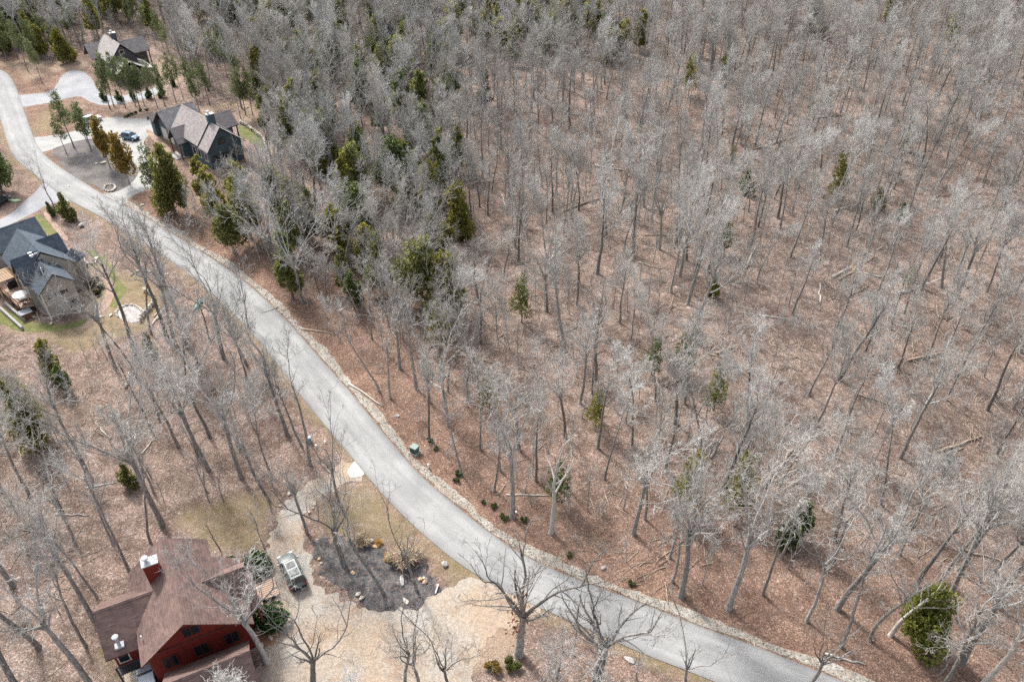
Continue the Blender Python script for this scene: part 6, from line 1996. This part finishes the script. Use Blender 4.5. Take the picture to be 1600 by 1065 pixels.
# fallen twigs lying on the leaves
def twigs_mesh(seed):
    r = np.random.default_rng(seed); tb = TB()
    for i in range(16):
        a = r.uniform(0, 6.28); p = np.array([r.normal(0, 1.6), r.normal(0, 1.6), 0.04])
        P, _ = path(r, p, (math.cos(a), math.sin(a), 0), r.uniform(0.6, 3.0), 3, 0.12, 0); P[:, 2] = 0.03 + np.abs(P[:, 2] - 0.03) * 0.5
        tb.tube(P, np.linspace(0.05, 0.02, 4) * r.uniform(0.5, 1.3), 4, 0)
    return tb.mesh("twigs", [M_LOG])
TP = scatter(14000, 1.3, 41, lambda X, Y, px, py: np.where(side_right(X, Y), 0.42, 0.32))
instancer("fallen_twigs", [[twigs_mesh(i) for i in (600, 601, 602)]], np.c_[TP, hills(TP[:, 0], TP[:, 1])], rb.integers(0, 3, len(TP)), np.c_[np.zeros(len(TP)), np.zeros(len(TP)), rb.uniform(0, 6.28, len(TP))], rb.uniform(0.7, 1.2, len(TP)), "fallen twigs strewn over the brown leaves")

# ---- fallen logs: each its own thing
def log_obj(A, B, rad, label, seed, mat=None, limbs=2):
    r = np.random.default_rng(seed)
    a = np.array([A.x, A.y, hz(A.x, A.y) + rad * 0.8]); b = np.array([B.x, B.y, hz(B.x, B.y) + rad * 0.6])
    c = (a + b) / 2; n = 6
    P = np.linspace(a, b, n + 1) - c
    P[1:-1] += r.normal(0, np.linalg.norm(b - a) * 0.012, (n - 1, 3)) * np.array([1, 1, 0.3])
    e = empty("fallen_log", tuple(c), 0, label, "log")
    tb = TB(); R = np.linspace(rad, rad * 0.5, n + 1)
    P = np.vstack([P[:1], P, P[-1:]]); R = np.r_[0.005, R, 0.005]
    tb.tube(P, R, 8, 0)
    link("log", tb.mesh("log", [mat or M_LOG]), e)
    for i in range(limbs):
        k = r.integers(2, n); d = P[-1] - P[0]; d /= np.linalg.norm(d)
        tb = TB()
        q, _ = path(r, P[k], perp(r, d, r.uniform(0.5, 1.0)) * np.array([1, 1, 0.5]) + np.array([0, 0, 0.15]), r.uniform(0.8, 2.2), 3, 0.15, 0.0)
        tb.tube(q, np.linspace(rad * 0.4, rad * 0.15, 4), 5, 0)
        link("broken_limb", tb.mesh("broken_limb", [mat or M_LOG]), e)
    return e
LG = [((545, 599.5), (599, 635), .13, "long pale barkless pole lying beside the gravel ditch above the utility cabinet", 0),
 ((470, 514), (525, 522), .12, "brown log lying from the gravel ditch into the leaves, upper road", 0),
 ((1009, 192), (1034, 207), .28, "short thick pale log in the upper central woods", 0), ((1300, 436), (1380, 382), .22, "long split pale log in the middle of the right woods", 3),
 ((1309, 440), (1365, 402), .17, "second log just under the long split one, right woods", 2), ((1308, 316), (1334, 302), .2, "short pale log beside trunks in the upper right woods", 1),
 ((1161, 428), (1181, 385), .17, "slanting bleached log between thin trunks, central right woods", 2), ((1409, 460), (1477, 431), .19, "long pale log uphill of the clustered trunk, right woods", 1),
 ((1328, 463), (1357, 449), .15, "small log left of the dark stout trunk, right woods", 1), ((998, 415), (1034, 428), .15, "log at the left of the central right woods", 0),
 ((1008, 364), (1060, 363), .14, "level log in the central right woods", 1), ((880, 322), (945, 296), .2, "brown log under crowns near the woods centre", 2), ((868, 318), (905, 300), .14, "thinner log crossing the brown one near the woods centre", 1),
 ((137, 762), (180, 754), .10, "pale fallen branch left of the large forked oak", 2), ((222, 709), (244, 681), .10, "pale fallen branch right of the large forked oak", 1), ((86, 803), (140, 805), .10, "pale fallen pole in the left woods near the left edge", 0),
 ((1288, 1021), (1352, 1038), .12, "pale pole on leaves above the ditch, lower right", 1), ((791, 773), (858, 774), .09, "thin pale pole behind the big forked tree", 0), ((1190, 760), (1240, 700), .22, "mossy split log below the centre of the right woods", 3),
 ((1210, 750), (1250, 728), .2, "short torn log end in the right woods", 2), ((1500, 300), (1545, 270), .16, "pale log near the right edge, upper woods", 1), ((1420, 560), (1500, 540), .17, "grey log in the far right woods", 2),
 ((1100, 560), (1150, 575), .15, "grey log by the middle cedars", 1), ((930, 250), (985, 262), .18, "grey log in the upper central woods", 1), ((1180, 220), (1240, 205), .18, "grey log in the upper right woods, left one", 1),
 ((1260, 180), (1320, 168), .18, "grey log in the upper right woods, right one", 2), ((238, 508), (252, 486), .13, "cut pale log in the wood pile beside the stone wall, longest", 0), ((245, 500), (257, 482), .12, "cut pale log in the wood pile beside the stone wall, right one", 0), ((241, 496), (250, 480), .12, "cut brown log in the wood pile beside the stone wall, left one", 0),
 ((197, 606), (202, 582), .2, "stub of a pale split trunk in the left woods below the patio", 1), ((660, 545), (720, 530), .15, "brown log in the dense woods above the pole", 1), ((1470, 700), (1540, 668), .2, "grey log at the right edge of the woods, level with the cabinet", 2),
 ((1340, 620), (1420, 640), .16, "thin grey log in the middle right woods", 1), ((660, 590), (700, 612), .08, "pale thin stick near the dark stout first row tree", 0), ((1500, 850), (1580, 870), .14, "grey log near the right edge, lower woods", 1), ((480, 960), (470, 962), .05, "short stick on the sandy drive", 0)]
for i, (A, B, rad, lab, nl) in enumerate(LG[:-1]):
    log_obj(at(*A), at(*B), rad, lab, 700 + i, M_DEADW if ("pale" in lab or "bleached" in lab) else None, nl)

LP = scatter(900, 6.0, 51, lambda X, Y, px, py: np.where(side_right(X, Y), 0.5, 0.2) * (px > 0) * (px < 1600) * (py > 90) * (py < 1060))
lz = {}
rl = np.random.default_rng(53)
for x, y in LP[:70]:
    bx, by, _ = proj(x, y, 0); lz.setdefault(zone(bx, by), []).append((bx, x, y))
for (part, lv), L in lz.items():
    L.sort()
    for k, (bx, x, y) in enumerate(L):
        a = rl.uniform(0, 3.14); ln = rl.uniform(2.5, 8.0); rad = rl.uniform(0.08, 0.2)
        d = Vector((math.cos(a), math.sin(a), 0)) * ln / 2; c = Vector((x, y, 0))
        kind, mt = (("bleached", M_DEADW), ("brown", M_LOG))[int(rl.random() < 0.6)]
        log_obj(c - d, c + d, rad, f"{kind} fallen trunk, {ordinal(k, len(L)) if len(L) > 1 else 'alone'} in {part} level with {lv}", 800 + k, mt, int(rl.integers(0, 4)))
